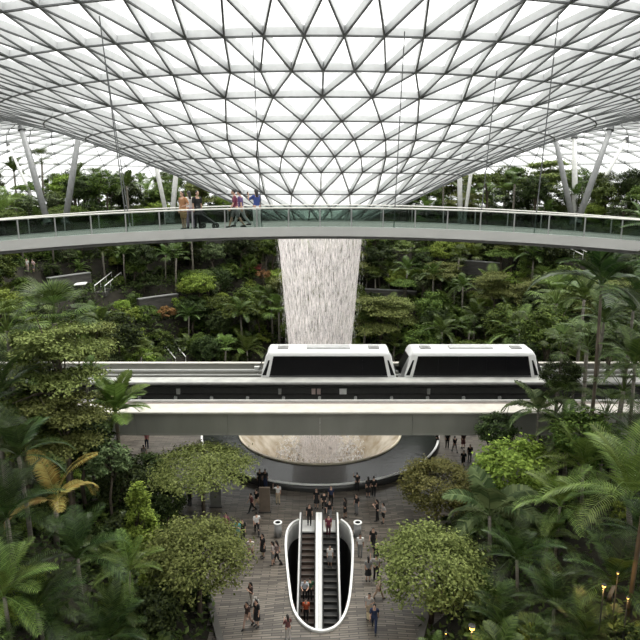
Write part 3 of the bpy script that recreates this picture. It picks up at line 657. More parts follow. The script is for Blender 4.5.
KIT = {}
def palm_kit(key, m_, trunk_h, tr, fr_kw, n=13, fan=False, lean=.2):
    variants = []
    for k, (phi, dr) in enumerate(((1.35, .9), (1.0, 1.35), (.55, 1.6), (.15, 1.5))):
        kw = dict(fr_kw); kw['phi'] = phi
        if fan: me_ = fan_mesh('frond', m_, seed=k, **kw)
        else: kw['droop'] = dr * kw.pop('dk', 1.0); me_ = frond_mesh('frond', m_, seed=k, **kw)
        variants.append(me_)
    mb = MB(); mb.tube([(0, 0, -.4), (lean * .3, 0, trunk_h * .5), (lean, 0, trunk_h)], [tr * 1.3, tr, tr * .85], 10)
    KIT[key] = ('palm', mb.mesh('trunk', M_bark if 'areca' in key else M_palmtrunk, True), variants, n, (lean, 0, trunk_h))
def palm_fronds(key, rnd):
    _, tr, var, n, top = KIT[key]; out = []
    for i in range(n):
        q = i / n; k = 0 if q < .22 else 1 if q < .55 else 2 if q < .85 else 3
        out.append((var[k], i * 2.39996 + rnd.uniform(-.25, .25), rnd.uniform(.85, 1.12)))
    return out
def tree_kit(key, m_, zc, rx, rz, clumps, per, leaf, shape='round', tr=.14, seed=1, flat=.5, nvar=2, bark=None):
    v = []
    for k in range(nvar):
        cm, cs = crown_mesh('crown', m_, seed * 10 + k, rx, rz, clumps, per, leaf, shape, flat); v.append((cm, trunk_mesh('trunk', bark or M_bark, seed + k, zc, tr, cs, zc)))
    KIT[key] = ('tree', v, zc)
def shrub_kit(key, m_, kw, n, fan=False, nvar=2, stem=.25):
    v = []
    for k in range(nvar):
        rnd = random.Random(k + 5); ps = []
        for i in range(n):
            q = i / n; kw2 = dict(kw); kw2['phi'] = 1.4 - 1.25 * q; base = fan_mesh('f', m_, seed=i, **kw2) if fan else frond_mesh('f', m_, seed=i, **kw2)
            ps.append((base, Matrix.Translation((0, 0, stem * (1 - q) + rnd.uniform(0, .15))) @ Matrix.Rotation(i * 2.4 + rnd.uniform(-.3, .3), 4, 'Z') @ Matrix.Scale(rnd.uniform(.8, 1.15), 4)))
        v.append((join_meshes('fronds', ps, m_), None))
    KIT[key] = ('tree', v, 0)

palm_kit('feather', L_palm, 4.6, .11, dict(L_=2.3, pairs=24, leaf=.62, wd=.085), 12)
palm_kit('feather_dark', L_palmd, 3.4, .12, dict(L_=3.2, pairs=26, leaf=.88, wd=.062, hang=.28), 15)
palm_kit('feather_light', L_palml, 3.6, .12, dict(L_=3.9, pairs=28, leaf=1.0, wd=.078, hang=.35), 14)
palm_kit('tall_areca', L_palmd, 13.0, .085, dict(L_=3.4, pairs=34, leaf=.85, wd=.11, hang=.55), 12, lean=.5)
palm_kit('upright_areca', L_palml, 6.4, .10, dict(L_=2.0, pairs=22, leaf=.65, wd=.13, hang=.3, dk=.75), 16, lean=.1)
palm_kit('fan', L_palm, 4.2, .13, dict(pet=1.3, rad=1.05), 14, True)
palm_kit('fan_light', L_palml, 3.4, .13, dict(pet=1.3, rad=1.15), 15, True)
palm_kit('fan_big', L_palm, 9.0, .2, dict(pet=1.7, rad=1.7, segs=26, droop=.15), 20, True)
palm_kit('broad', L_grey, 2.6, .09, dict(L_=2.8, pairs=17, leaf=.92, wd=.22, hang=.75, dk=1.15), 9)
palm_kit('dry', L_dry, 3.4, .12, dict(L_=3.0, pairs=40, leaf=.72, wd=.075, hang=.6, dk=1.3), 5)
tree_kit('fine', L_fine, 4.2, 2.9, 2.0, 240, 44, .205, 'round', .15, 3, .45)
tree_kit('spread', L_fine, 4.4, 3.7, 1.15, 240, 46, .20, 'umbrella', .14, 33, .35, 1)
tree_kit('olive', L_olive, 4.0, 2.6, 2.0, 250, 48, .19, 'round', .13, 4, .4)
tree_kit('mid', L_mid, 4.0, 1.9, 1.9, 110, 45, .25, 'round', .12, 5, .6, 3)
tree_kit('dark', L_dark, 3.8, 2.0, 2.0, 110, 45, .27, 'round', .12, 6, .6, 2)
tree_kit('bright', L_bright, 3.4, 1.8, 1.3, 110, 45, .22, 'round', .10, 7, .5)
tree_kit('columnar', L_bright, 3.1, 1.25, 2.6, 110, 42, .22, 'column', .10, 8, .8, 1)
tree_kit('layered', L_fine, 6.0, 3.6, 1.7, 260, 42, .24, 'layer', .13, 9, .22)
tree_kit('umbrella', L_mid, 4.6, 2.2, .9, 110, 45, .22, 'umbrella', .09, 10, .25)
tree_kit('grey', L_grey, 3.0, 1.5, 1.4, 50, 40, .24, 'round', .09, 12, .6)
tree_kit('bush', L_mid, .75, 1.0, .8, 34, 36, .20, 'round', .05, 13, .7)
tree_kit('bush_dark', L_dark, .8, 1.1, .9, 36, 36, .24, 'round', .05, 14, .7)
tree_kit('bush_bright', L_bright, .7, .9, .7, 30, 34, .18, 'round', .05, 15, .7)
tree_kit('bush_red', L_red, .6, .9, .6, 26, 34, .18, 'round', .05, 16, .7)
tree_kit('park_dark', L_dark, 4.4, 2.3, 2.6, 110, 50, .28, 'round', .17, 17, .7, 2)
tree_kit('park_mid', L_mid, 4.8, 2.4, 2.3, 110, 50, .27, 'round', .16, 18, .6, 2)
shrub_kit('fern', L_palm, dict(L_=1.5, pairs=18, droop=1.5, leaf=.36, wd=.07), 14)
shrub_kit('fern_light', L_palml, dict(L_=1.6, pairs=16, droop=1.5, leaf=.34, wd=.08), 13)
shrub_kit('bigleaf', L_dark, dict(L_=1.3, pairs=7, droop=1.7, leaf=.42, wd=.30, hang=.7, petiole=.5), 12)
shrub_kit('fanbush', L_palm, dict(pet=.9, rad=.75, segs=16), 14, True)

SP = {  # key: (name, look, category, plural)
 'feather': ('feather_palm', 'slim mid green feather palm', 'palm', 'feather palms'), 'feather_dark': ('feather_palm', 'large dark feather palm', 'palm', 'dark feather palms'),
 'feather_light': ('feather_palm', 'large pale green feather palm', 'palm', 'pale feather palms'), 'tall_areca': ('areca_palm', 'tall dark thin trunked palm', 'palm', 'tall areca palms'),
 'upright_areca': ('areca_palm', 'upright bright green palm', 'palm', 'bright areca palms'), 'fan': ('fan_palm', 'green fan palm', 'palm', 'green fan palms'), 'fan_light': ('fan_palm', 'light green fan palm', 'palm', 'light fan palms'),
 'fan_big': ('fan_palm', 'big spiky fan palm', 'palm', 'big fan palms'), 'broad': ('fishtail_palm', 'palm with broad drooping grey green leaflets', 'palm', 'broad leaflet palms'), 'dry': ('feather_palm', 'feather palm with dried orange fronds', 'palm', 'drying palms'),
 'fine': ('broadleaf_tree', 'round pale green fine leaved tree', 'tree', 'fine leaved trees'), 'spread': ('broadleaf_tree', 'flat spreading pale green tree', 'tree', 'spreading trees'), 'olive': ('broadleaf_tree', 'olive yellow fine leaved tree', 'tree', 'olive trees'), 'mid': ('broadleaf_tree', 'small round mid green tree', 'tree', 'small round trees'),
 'dark': ('broadleaf_tree', 'dark leafy tree', 'tree', 'dark trees'), 'bright': ('broadleaf_tree', 'bright yellow green tree', 'tree', 'bright trees'), 'columnar': ('columnar_tree', 'narrow columnar bright green tree', 'tree', 'columnar trees'),
 'layered': ('layered_tree', 'flat layered feathery tree', 'tree', 'layered trees'), 'umbrella': ('umbrella_tree', 'thin trunked flat topped tree', 'tree', 'flat topped trees'), 'grey': ('broadleaf_tree', 'grey green small tree', 'tree', 'grey green trees'),
 'bush': ('leafy_bush', 'mid green bush', 'bush', 'green bushes'), 'bush_dark': ('leafy_bush', 'dark green bush', 'bush', 'dark bushes'), 'bush_bright': ('leafy_bush', 'yellow green bush', 'bush', 'yellow green bushes'), 'bush_red': ('leafy_bush', 'reddish brown bush', 'bush', 'reddish bushes'),
 'park_dark': ('park_tree', 'big dark rounded tree', 'tree', 'big dark trees'), 'park_mid': ('park_tree', 'big mid green tree', 'tree', 'big green trees'), 'fern': ('tree_fern', 'green fern', 'fern', 'green ferns'), 'fern_light': ('tree_fern', 'light green fern', 'fern', 'light ferns'),
 'bigleaf': ('taro_plant', 'dark big leaved plant', 'plant', 'big leaved plants'), 'fanbush': ('dwarf_fan_palm', 'low clump of fan leaves', 'palm', 'low fan clumps')}
PLANTS = []      # (root, key, x, y, zone, label)
N_CAND = 0
CULL = set([91,97,101,105,109,111,115,116,117,118,122,125,126,130,131,132,133,134,135,138,143,144,147,148,150,151,155,156,162,164,167,169,176,177,178,185,188,189,190,191,192,194,196,197,198,201,202,203,204,210,216,219,220,225,226,228,232,236,237,238,242,244,247,252,254,262,264,266,269,270,273,275,280,281,284,285,287,289,291,296,300,301,302,304,306,313,315,317,318,321,322,323,324,327,328,329,333,335,337,338,342,343,344,350,351,353,361,362,365,372,375,376,382,383,385,386,388,393,395,398,401,402,405,412,415,420,421,422,425,426,427,432,436,437,438,439,442,447,451,456,459,464,465,467,468,469,470,471,474,477,479,483,484,485,489,490,493,494,495,496,497,499,500,502,503,508,510,513,517,518,519,524,527,528,529,533,534,536,542,545,546,551,552,556,559,561,563,564,567,569,572,577,579,581,582,584,586,587,588,590,591,594,601,602,603,607,610,612,614,616,617,619,622,624,625,627,628,631,632,633,638,639,640,641,642,643,646,647,649,650,651,656,657,658,659,660,661,662,663,664,665,666,667,670,672,675,676,678,682,684,685,687,690,691,692,693,694,695,696,698,699,700,702,703,705,707,708,709,710,711,713,716,717,722,723,727,729,731,732,733,734,735,736,737,738,739,740,741,743,744,745,747,748,749,750,751,753,754,756,759,761,762,763,764,765,766,767,768,770,771,773,774,776,777,778,779,780,781,783,784,788,789,791,794,795,796,798,801,802,805,806,807,810,812,814,816,817,818,819,821,830,832,833,834,835,836,837,838,839,840,842,843,844,847,848,849,850,853,854,856,857,858,859,861,862,863,864,865,869,870,871,872,874,876,877,878,879,882,883,885,886,887,888,889,890,891,892,894,895,896,897,899,900,901,902,903,904,905,908,909,910,911,914,916,917,918,919,920,921,922,923,924,925,927,928,929,934,936,937,938,939,940,941,944,945,946,948,949,950,951,954,955,956,957,958,959,960,962,963,965,966,967,968,969,970,971,972,974,975,976,977,978,979,981,983,984,985,986,989,990,992,993,994,995,997,999,1000,1002,1003,1004,1005,1006,1007,1008,1009,1010,1011,1012,1013,1014,1015,1016,1017,1018,1021,1022,1024,1026,1029,1032,1033,1035,1036,1037,1039,1040,1041,1042,1043,1046,1047,1048,1050,1051,1052,1053,1054,1055,1056,1057,1060,1061,1062,1063,1064,1065,1066,1067,1068,1069,1070,1071,1072,1073,1074,1075,1076,1077,1078,1079,1080,1081,1082,1083,1084,1085,1088,1089,1090,1091,1092,1093,1097,1098,1100,1102,1103,1104,1105,1107,1109,1110,1111,1112,1113,1114,1115,1116,1117,1118,1124,1125,1129,1136,1139,1140,1143,1144,1145,1146,1148,1149,1150,1152,1153,1156,1159,1161,1164,1166,1167,1168,1169,1170,1178,1179,1180,1190,1191,1192,1193,1194,1195,1197,1198,1199,1201,1202,1204,1205,1207,1212,1213,1214,1216,1217,1218,1219,1223,1224,1226,1227,1229,1231,1236,1237,1240,1242,1243,1244,1245,1247,1248,1250,1253,1255,1257,1259,1260,1263,1264,1269,1270,1271,1272,1273,1274,1276,1277,1278,1281,1282,1285,1288,1289,1290,1291,1294,1296,1298,1299,1300,1302,1303,1305,1306,1307,1308,1311,1313,1314,1315,1318,1320])
def plant(key, x, y, sc=1.0, rot=None, zone=None, label=None, z=None, hero=False, lift=None):
    """one plant at a ground point; lift: height wanted for the crown centre, reached with a longer or shorter trunk"""
    global N_CAND
    k_ = N_CAND; N_CAND += 1; rnd = random.Random(1000 + k_)
    rot = rnd.uniform(0, 2 * PI) if rot is None else rot
    z0 = hgt(x, y) if z is None else z
    if zone and k_ in CULL: return
    r = thing(SP[key][0], (x, y, z0), label, SP[key][2], None, rot); r['cand'] = k_
    kit = KIT[key]
    if kit[0] == 'palm':
        top = Vector(kit[4]) * 1.0; ts = 1.0 if lift is None else max(.35, (lift - z0) / (top.z * sc))
        o_ = link('trunk', kit[1], r); o_.scale = (sc, sc, sc * ts)
        top = Vector((top.x * sc, top.y * sc, top.z * sc * ts))
        fl = palm_fronds(key, rnd)
        if hero:
            for me_, a, s in fl: link('frond', me_, r, top, a, s * sc)
        else:
            ck = key + '_crown'
            if ck not in KIT: KIT[ck] = join_meshes('crown', [(me_, Matrix.Rotation(a, 4, 'Z') @ Matrix.Scale(s, 4)) for me_, a, s in fl], kit[2][0].materials[0])
            link('crown', KIT[ck], r, top, 0, sc)
    else:
        cm, tm = kit[1][rnd.randrange(len(kit[1]))]; zc = kit[2]
        ts = 1.0 if lift is None else max(.3, (lift - z0) / max(.1, zc * sc))
        if tm is None: link('fronds', cm, r, (0, 0, 0), 0, sc)
        else:
            link('crown', cm, r, (0, 0, zc * sc * ts), 0, sc)
            t_ = link('trunk', tm, r); t_.scale = (sc, sc, sc * ts)
    PLANTS.append((r, key, x, y, zone, label))
    return r
def hero(key, px, py, Y, sc, label, rot=None, full=True):
    """a plant the photograph singles out: its crown seen at px, py, standing Y metres away"""
    p = at_y(px, py, Y); return plant(key, p.x, p.y, sc, rot, None, label, None, full, max(p.z, hgt(p.x, p.y) + .8))

# ---- singled-out plants, left hillside
hero('fan_big', 55, 322, 38, 1.0, 'big spiky fan palm high on the left, rising in front of the dark far terraces')
hero('fan_light', 8, 330, 36, 1.1, 'light green fan palm at the left picture edge beside the big spiky one')
hero('layered', 58, 352, 36, 1.0, 'flat layered feathery tree covering the left end of the viaduct, upper one')
hero('layered', 62, 418, 34.5, .9, 'flat layered feathery tree below the cream ledge at left, lower one')
hero('upright_areca', 117, 412, 40.5, 1.45, 'upright bright green palm standing against the left part of the viaduct')
hero('spread', 202, 462, 41.2, 1.0, 'pale green spreading tree over the plaza, under the left viaduct')
hero('fine', 197, 556, 30.5, 1.0, 'big round pale green tree beside the lower left plaza edge')
hero('columnar', 140, 523, 35, 1.0, 'narrow columnar bright yellow green tree left of the plaza')
hero('dry', 52, 502, 31, 1.15, 'feather palm with dried orange fronds on the left hillside', 0.2)
hero('feather_light', 128, 572, 28, .55, 'small palm with a bright yellow green frond below the columnar tree')
for px, py, Y, sc, lb in ((22, 455, 30, 1.0, 'large dark feather palm at left, just above the dried orange fronds'), (8, 520, 27, 1.05, 'large dark feather palm at the left edge beside the dried fronds'), (78, 560, 27.5, .95, 'large dark feather palm left of the bright frond at lower left'),
                          (-5, 400, 33, 1.1, 'dark feather palm at the left edge below the cream ledge'), (40, 610, 24.5, .8, 'dark feather palm in the bottom left corner, inner one'), (105, 640, 25, .8, 'dark feather palm at the bottom edge left of the round tree')):
    hero('feather_dark', px, py, Y, sc, lb)
hero('feather_light', 5, 598, 23.5, .75, 'pale feather palm at the bottom left corner edge')
hero('dark', 122, 480, 39, .85, 'dark leafy tree below the upright bright palm'); hero('grey', 108, 462, 37, 1.0, 'grey green small tree left of the upright bright palm stem'); hero('dark', 168, 502, 38.5, .6, 'dark leafy tree between columnar and spreading trees')
hero('fern', 100, 530, 32, 1.2, 'fern left of the narrow columnar tree'); hero('bright', 20, 590, 26, .6, 'small yellow green tree near the bottom left corner'); hero('dark', 152, 618, 27.5, .7, 'dark leafy tree left of the big round pale tree'); hero('feather', 118, 612, 27, .7, 'slim feather palm at lower left below the bright frond')
# ---- right hillside
hero('olive', 437, 486, 40, 1.0, 'olive yellow tree at the right plaza edge, below the viaduct')
hero('fine', 433, 566, 30.5, 1.05, 'big fine leaved tree beside the lower right plaza edge')
hero('bright', 518, 466, 38, 1.45, 'bright green broad crowned tree right of the olive tree')
hero('dark', 497, 432, 42, .72, 'dark rounded tree in front of the right viaduct face')
hero('broad', 541, 412, 41, 1.0, 'palm with broad drooping leaflets at the right end of the ledge')
hero('tall_areca', 607, 284, 38.5, 1.32, 'tall dark palm standing high above the right hillside')
hero('tall_areca', 672, 258, 25, 1.05, 'dark palm whose fronds overlap the right end of the footbridge')
hero('fan_light', 556, 303, 62, 1.6, 'light green fan palm beyond the right end of the train')
hero('fan', 590, 350, 45, 1.25, 'green fan palm below the tall dark palm crown'); hero('fan', 625, 352, 42, 1.2, 'green fan palm near the right edge level with the train'); hero('fan', 572, 385, 43, .9, 'green fan palm hiding the right end of the guideway')
hero('fan', 605, 415, 40, 1.15, 'green fan palm near the right edge below the guideway'); hero('feather', 570, 432, 38, 1.15, 'mid green feather palm under the right viaduct end'); hero('feather_dark', 632, 440, 35, .95, 'dark feather palm at the right edge above the pale one')
hero('feather_light', 634, 500, 30, 1.25, 'large pale feather palm sweeping in from the right edge', 2.4)
hero('feather_light', 560, 505, 31.5, .7, 'pale feather palm with a yellow green frond left of the big one')
hero('broad', 492, 518, 33, 1.25, 'palm with broad grey green leaflets right of the big round tree')
for px, py, Y, sc, lb in ((520, 560, 29, .8, 'dark feather palm below the broad leaved palm'), (555, 610, 26, .75, 'dark feather palm at lower right left of the warm lamps'), (610, 590, 26, .85, 'dark feather palm beside the warm lamps at right'), (500, 625, 26.5, .7, 'dark feather palm at the bottom right of the big tree'), (640, 540, 28, .9, 'dark feather palm at the right edge below the pale one'), (590, 640, 24, .7, 'dark feather palm at the bottom edge, right corner')):
    hero('feather_dark', px, py, Y, sc, lb)
hero('fan', 530, 640, 24.5, .6, 'small fan palm at the bottom edge right of the yellow lamp'); hero('fern', 492, 590, 29, 1.2, 'fern right of the big fine leaved tree'); hero('feather', 545, 540, 31, .9, 'feather palm behind the pale feather palm fronds'); hero('feather_light', 585, 470, 35, .85, 'pale feather palm behind the large one at the right edge')
for px, py, Y, key, sc, lb in ((560, 352, 43, 'fan', 1.0, 'green fan palm right of the second train car nose'), (600, 322, 42, 'feather', 1.2, 'feather palm just below the tall dark palm crown'), (632, 310, 40, 'feather_dark', .9, 'dark feather palm at the right edge under the overhanging fronds'), (583, 300, 58, 'feather', 1.5, 'feather palm behind the tall dark palm stem'),
  (560, 376, 43.2, 'dark', .7, 'dark leafy tree right of the train nose at the guideway'), (622, 392, 38, 'fan', 1.1, 'green fan palm at the right edge above the dark feather palm'), (562, 402, 42, 'fan', 1.0, 'green fan palm just right of the broad leaved palm'), (638, 365, 37, 'feather', 1.1, 'feather palm cut by the right edge level with the train'), (585, 440, 37, 'mid', 1.1, 'round mid green tree under the right viaduct end'), (615, 335, 50, 'dark', 1.3, 'dark leafy tree behind the right fan palms'), (548, 330, 57.5, 'mid', 1.3, 'round mid green tree beyond the second train car nose'),
  (18, 372, 37, 'feather', 1.2, 'feather palm at far left in front of the guideway'), (85, 382, 41, 'feather', .9, 'feather palm left of the upright bright palm'), (38, 392, 38, 'dark', 1.1, 'dark leafy tree at far left in front of the viaduct'), (80, 440, 38, 'dark', 1.1, 'dark leafy tree below the lower layered tree'), (22, 425, 35, 'mid', 1.2, 'round mid green tree at far left below the viaduct'), (10, 350, 57.5, 'mid', 1.6, 'round mid green tree beyond the left guideway end'), (90, 340, 58, 'layered', 1.0, 'flat layered tree beyond the left guideway'), (22, 322, 60, 'fan_light', 1.5, 'light green fan palm beyond the big spiky one'), (-2, 305, 58, 'bright', 1.2, 'yellow green tree at the left edge below the footbridge')):
    hero(key, px, py, Y, sc, lb)
for px, py, Y, key, sc, lb in ((40, 164, 98, 'fan', 1.35, 'fan palm in the garden behind the footbridge, above the thick dark left column'), (14, 172, 96, 'feather', 1.3, 'feather palm at the far left behind the footbridge'), (105, 184, 95, 'park_mid', 1.0, 'big green tree behind the footbridge left of the walkers, tallest there'), (76, 192, 94, 'park_dark', .9, 'big dark tree behind the footbridge under the grey left column'), (445, 184, 98, 'feather', 1.3, 'feather palm behind the footbridge just right of the funnel'), (487, 178, 96, 'umbrella', 1.4, 'flat topped tree behind the footbridge left of the dark right column'),
  (515, 184, 94, 'fan', 1.3, 'fan palm behind the footbridge left of the dark right column'), (535, 190, 92, 'park_dark', .9, 'big dark tree behind the footbridge beside the dark right column'), (604, 186, 92, 'park_mid', .9, 'big green tree behind the footbridge between the right leaning columns'), (632, 184, 88, 'park_dark', .9, 'big dark tree behind the footbridge at the right edge'), (128, 186, 92, 'feather', 1.3, 'feather palm behind the footbridge left of the pale column pair')):
    hero(key, px, py, Y, sc, lb, full=False)
# ---- far hillside
hero('feather', 200, 262, 97, 1.35, 'feather palm on the left far terrace between walkers and waterfall', full=False); hero('feather_light', 492, 292, 84, 1.15, 'big pale feather palm above the rear train car', full=False); hero('layered', 398, 310, 82, .95, 'flat layered tree right of the waterfall', full=False)
hero('layered', 530, 292, 78, 1.0, 'flat layered dark tree above the right end of the train', full=False); hero('umbrella', 240, 308, 83, 1.5, 'flat topped tree left of the waterfall above the guideway', full=False); hero('umbrella', 212, 300, 85, 1.3, 'flat topped tree second left of the waterfall', full=False)
hero('feather', 125, 250, 100, 1.2, 'feather palm on the left far terrace below the footbridge walkers', full=False); hero('bush_red', 168, 318, 82, 1.6, 'reddish bush on the left far terrace', full=False); hero('bush_red', 264, 275, 92, 1.3, 'reddish bush left of the waterfall by the red awning', full=False); hero('fern_light', 500, 330, 74, 1.4, 'light fern above the rear train car roof', full=False); hero('dark', 424, 262, 92, .8, 'dark slim tree right of the waterfall', full=False)

# ---- scattered plants of the far hillside
def side(x): return 'left' if x < 0 else 'right'
R_ = random.Random(21); pts = [(p[2], p[3]) for p in PLANTS]
BIGHERO = [(p[2], p[3]) for p in PLANTS if p[1] in ('fine', 'olive', 'columnar', 'spread', 'dry', 'broad') or (p[1] == 'feather_light' and p[2] > 0)]
def clear(x, y, d): return all((x - a) ** 2 + (y - b_) ** 2 > d * d and not (abs(x * b_ / y - a) < 2.6 and 0 < b_ - y < 5) for a, b_ in BIGHERO)
def free(x, y, d):
    return all((x - a) ** 2 + (y - b_) ** 2 > d * d for a, b_ in pts)
GY = lambda px, py: on_ground(px, py).y + .5
BLOCK = [(103, 286, 13, GY(103, 286)), (178, 354, 11, GY(178, 354)), (579, 255, 15, GY(579, 258)), (80, 287, 9, GY(80, 290)), (30, 268, 9, GY(30, 274)), (52, 297, 7, GY(52, 302)), (251, 267, 13, 94), (158, 298, 18, 88), (390, 292, 20, 88), (479, 270, 18, 92), (70, 296, 12, 92), (264, 275, 10, 93), (168, 318, 14, 83)]
def hides(key, x, y, sc):
    h = hgt(x, y); low = key.startswith(('bush', 'fern', 'bigleaf', 'fanbush')); top = h + (1.6 if low else 6.3) * sc; a, b_ = pix((x, y, h)), pix((x, y, top)); wd = (1.3 if low else 2.2) * sc * 600 / y
    return any(y < Yb and abs(a[0] - bx) < wd * .75 + r_ * .5 and b_[1] - 3 < by_ < a[1] + 3 for bx, by_, r_, Yb in BLOCK)
FARMIX = ['mid'] * 6 + ['dark'] * 4 + ['feather'] * 6 + ['fan'] * 3 + ['fan_light'] * 3 + ['umbrella'] * 3 + ['layered'] * 2 + ['bright'] * 4 + ['grey'] * 3 + ['bush'] * 4 + ['bush_bright'] * 3 + ['fern_light'] * 2 + ['fern'] * 2 + ['bush_dark'] * 2 + ['bigleaf'] * 2 + ['feather_light']
cnt = 0
for _ in range(16000):
    if cnt >= 560: break
    a = math.radians(R_.uniform(-25, 205)); s = R_.uniform(.8, 35); x = (21 + s) * math.cos(a); y = 60 + (21 + s) * math.sin(a)
    if y < 56.5 or abs(x) > .60 * y: continue
    if abs(x) < 5 and y < 85: pass
    key = R_.choice(FARMIX); d = {'bush': 1.2, 'bush_bright': 1.2, 'fern': 1.2, 'fern_light': 1.2, 'bush_dark': 1.2, 'bigleaf': 1.2}.get(key, 1.6)
    if not free(x, y, d): continue
    tier = 'lowest' if s < 9 else 'middle' if s < 20 else 'upper'
    sc = R_.uniform(.85, 1.35) * (1.35 if key.startswith(('bush', 'fern', 'bigleaf')) else 1.0)
    if hides(key, x, y, sc): continue
    if plant(key, x, y, sc, zone=f'on the {tier} far terrace {side(x)} of waterfall', hero=False) is not None: pass
    pts.append((x, y)); cnt += 1
# low filling plants of the far hillside
cnt = 0
for _ in range(12000):
    if cnt >= 330: break
    a = math.radians(R_.uniform(-25, 205)); s = R_.uniform(1.6, 34); x = (21 + s) * math.cos(a); y = 60 + (21 + s) * math.sin(a)
    if y < 56.5 or abs(x) > .56 * y: continue
    key = R_.choice(['bush', 'bush', 'bush_bright', 'fern', 'fern_light', 'bush_dark', 'bigleaf', 'fanbush', 'bush_bright', 'grey', 'mid', 'bright'])
    sc = R_.uniform(.9, 1.3) if key not in ('grey', 'mid', 'bright') else R_.uniform(.5, .7)
    if not free(x, y, 1.05) or hides(key, x, y, sc): continue
    tier = 'lowest' if s < 9 else 'middle' if s < 20 else 'upper'
    plant(key, x, y, sc, zone=f'on the {tier} far terrace {side(x)} of waterfall'); pts.append((x, y)); cnt += 1
# ---- park trees above the footbridge
PARKMIX = ['park_dark'] * 6 + ['park_mid'] * 4 + ['feather'] * 3 + ['fan'] * 2 + ['umbrella'] * 3 + ['tall_areca'] * 1 + ['bush'] * 2 + ['bush_bright']
cnt = 0
for _ in range(3000):
    if cnt >= 80: break
    a = math.radians(R_.uniform(5, 175)); s = R_.uniform(35, 58); x = (21 + s) * math.cos(a); y = 60 + (21 + s) * math.sin(a)
    if abs(x) > .60 * y or math.hypot(x - AX, y - AY) > 73: continue
    key = R_.choice(PARKMIX)
    if not free(x, y, 3.2): continue
    plant(key, x, y, R_.uniform(.8, 1.15) * (.5 if key == 'tall_areca' else 1), zone=f'behind the footbridge {side(x)} of the waterfall')
    pts.append((x, y)); cnt += 1
cnt = 0
for _ in range(3000):
    if cnt >= 55: break
    a = math.radians(R_.uniform(15, 165)); s = R_.uniform(42, 55); x = (21 + s) * math.cos(a); y = 60 + (21 + s) * math.sin(a)
    if abs(x) > .60 * y or not free(x, y, 2.4): continue
    plant(R_.choice(['bush', 'bush_dark', 'bush_dark', 'bush_bright']), x, y, R_.uniform(1.9, 2.6), zone=f'behind the footbridge {side(x)} of the waterfall'); pts.append((x, y)); cnt += 1
# ---- near hillsides both sides
NEARMIX = ['feather_dark'] * 4 + ['feather'] * 3 + ['mid'] * 3 + ['dark'] * 5 + ['fan'] * 3 + ['grey'] * 2 + ['bush_dark'] * 4 + ['bush'] * 3 + ['bigleaf'] * 4 + ['fern'] * 4 + ['fanbush'] * 3 + ['bush_bright'] * 3 + ['fern_light'] * 3 + ['bright']
for sgn in (-1, 1):
    cnt = 0
    for _ in range(4000):
        if cnt >= 150: break
        y = R_.uniform(22, 47 if R_.random() < .8 else 58); s = R_.uniform(.4, 17); x = sgn * (corr(y) + s)
        if abs(x) > .60 * y + 2 or sdist(x, y) < .4: continue
        key = R_.choice(NEARMIX); d = 1.0 if key.startswith(('bush', 'fern', 'bigleaf', 'fanbush')) else 1.6
        if not free(x, y, d) or 42.5 < y < 56: continue
        if d > 1.2 and not clear(x, y, 3.4): continue
        if d < 1.2 and not clear(x, y, 1.2): continue
        z_ = hgt(x, y); sc = R_.uniform(.7, 1.1)
        if y < 27 and not key.startswith(('bush', 'fern', 'bigleaf', 'fanbush')): sc *= .7
        far_ = 'beside the lower plaza' if y < 33 else 'beside the escalators' if y < 43 else 'under the viaduct'
        plant(key, x, y, sc, zone=f'on the {side(x)} hillside {far_}', hero=(y < 36 and key.startswith('feather')))
        pts.append((x, y)); cnt += 1

# labels that single each plant out: look, place, and its turn in a row counted from a landmark
ORD = ['first', 'second', 'third', 'fourth', 'fifth', 'sixth', 'seventh', 'eighth', 'ninth', 'tenth', 'eleventh', 'twelfth', 'thirteenth', 'fourteenth', 'fifteenth', 'sixteenth', 'seventeenth', 'eighteenth', 'nineteenth', 'twentieth'] + ['twenty-' + q for q in ('first', 'second', 'third', 'fourth', 'fifth', 'sixth', 'seventh', 'eighth', 'ninth')] + ['thirtieth']
by = {}
for rec in PLANTS:
    if rec[4]: by.setdefault((rec[1], rec[4]), []).append(rec)
for (key, zone), L__ in by.items():
    nearside = 'hillside' in zone
    L__.sort(key=lambda q: abs(pix((q[2], q[3], hgt(q[2], q[3]) + 2))[0] - 320))
    short = SP[key][1]
    for i, q in enumerate(L__):
        o_ord = '' if len(L__) == 1 else f', {ORD[min(i, 29)]} from it'
        lab = f'{short} {zone}{o_ord}'
        q[0]['label'] = lab
    if len(L__) > 1:
        for q in L__: q[0]['group'] = f'{SP[key][3]} {zone}'

# low ground cover nobody could count
R2_ = np.random.default_rng(5); C = []; cand = 0
while len(C) < 21000:
    x, y = R2_.uniform(-62, 62), R2_.uniform(20, 128)
    if abs(x) > .62 * y + 2: continue
    s = sdist(x, y)
    if s < .3 or math.hypot(x - AX, y - AY) > 76: continue
    if y < 56 and R2_.random() < .30: continue
    if y > 112 and R2_.random() < .7: continue
    C.append((x, y, hgt(x, y)))
C = np.array(C); V = []
for k in range(5):
    P = C + np.stack([R2_.normal(size=len(C)) * .35, R2_.normal(size=len(C)) * .35, R2_.uniform(.05, .85, len(C))], axis=1)
    Nn = nrm(np.array([0, 0, .9]) + R2_.normal(size=P.shape) * .55)
    V.append(leafquads(P, Nn, .42, .20, R2_))
tag(link('undergrowth', quads('undergrowth', np.concatenate(V), 0, L_under)), 'dense low leafy undergrowth covering the hillside soil', 'undergrowth', kind='stuff')

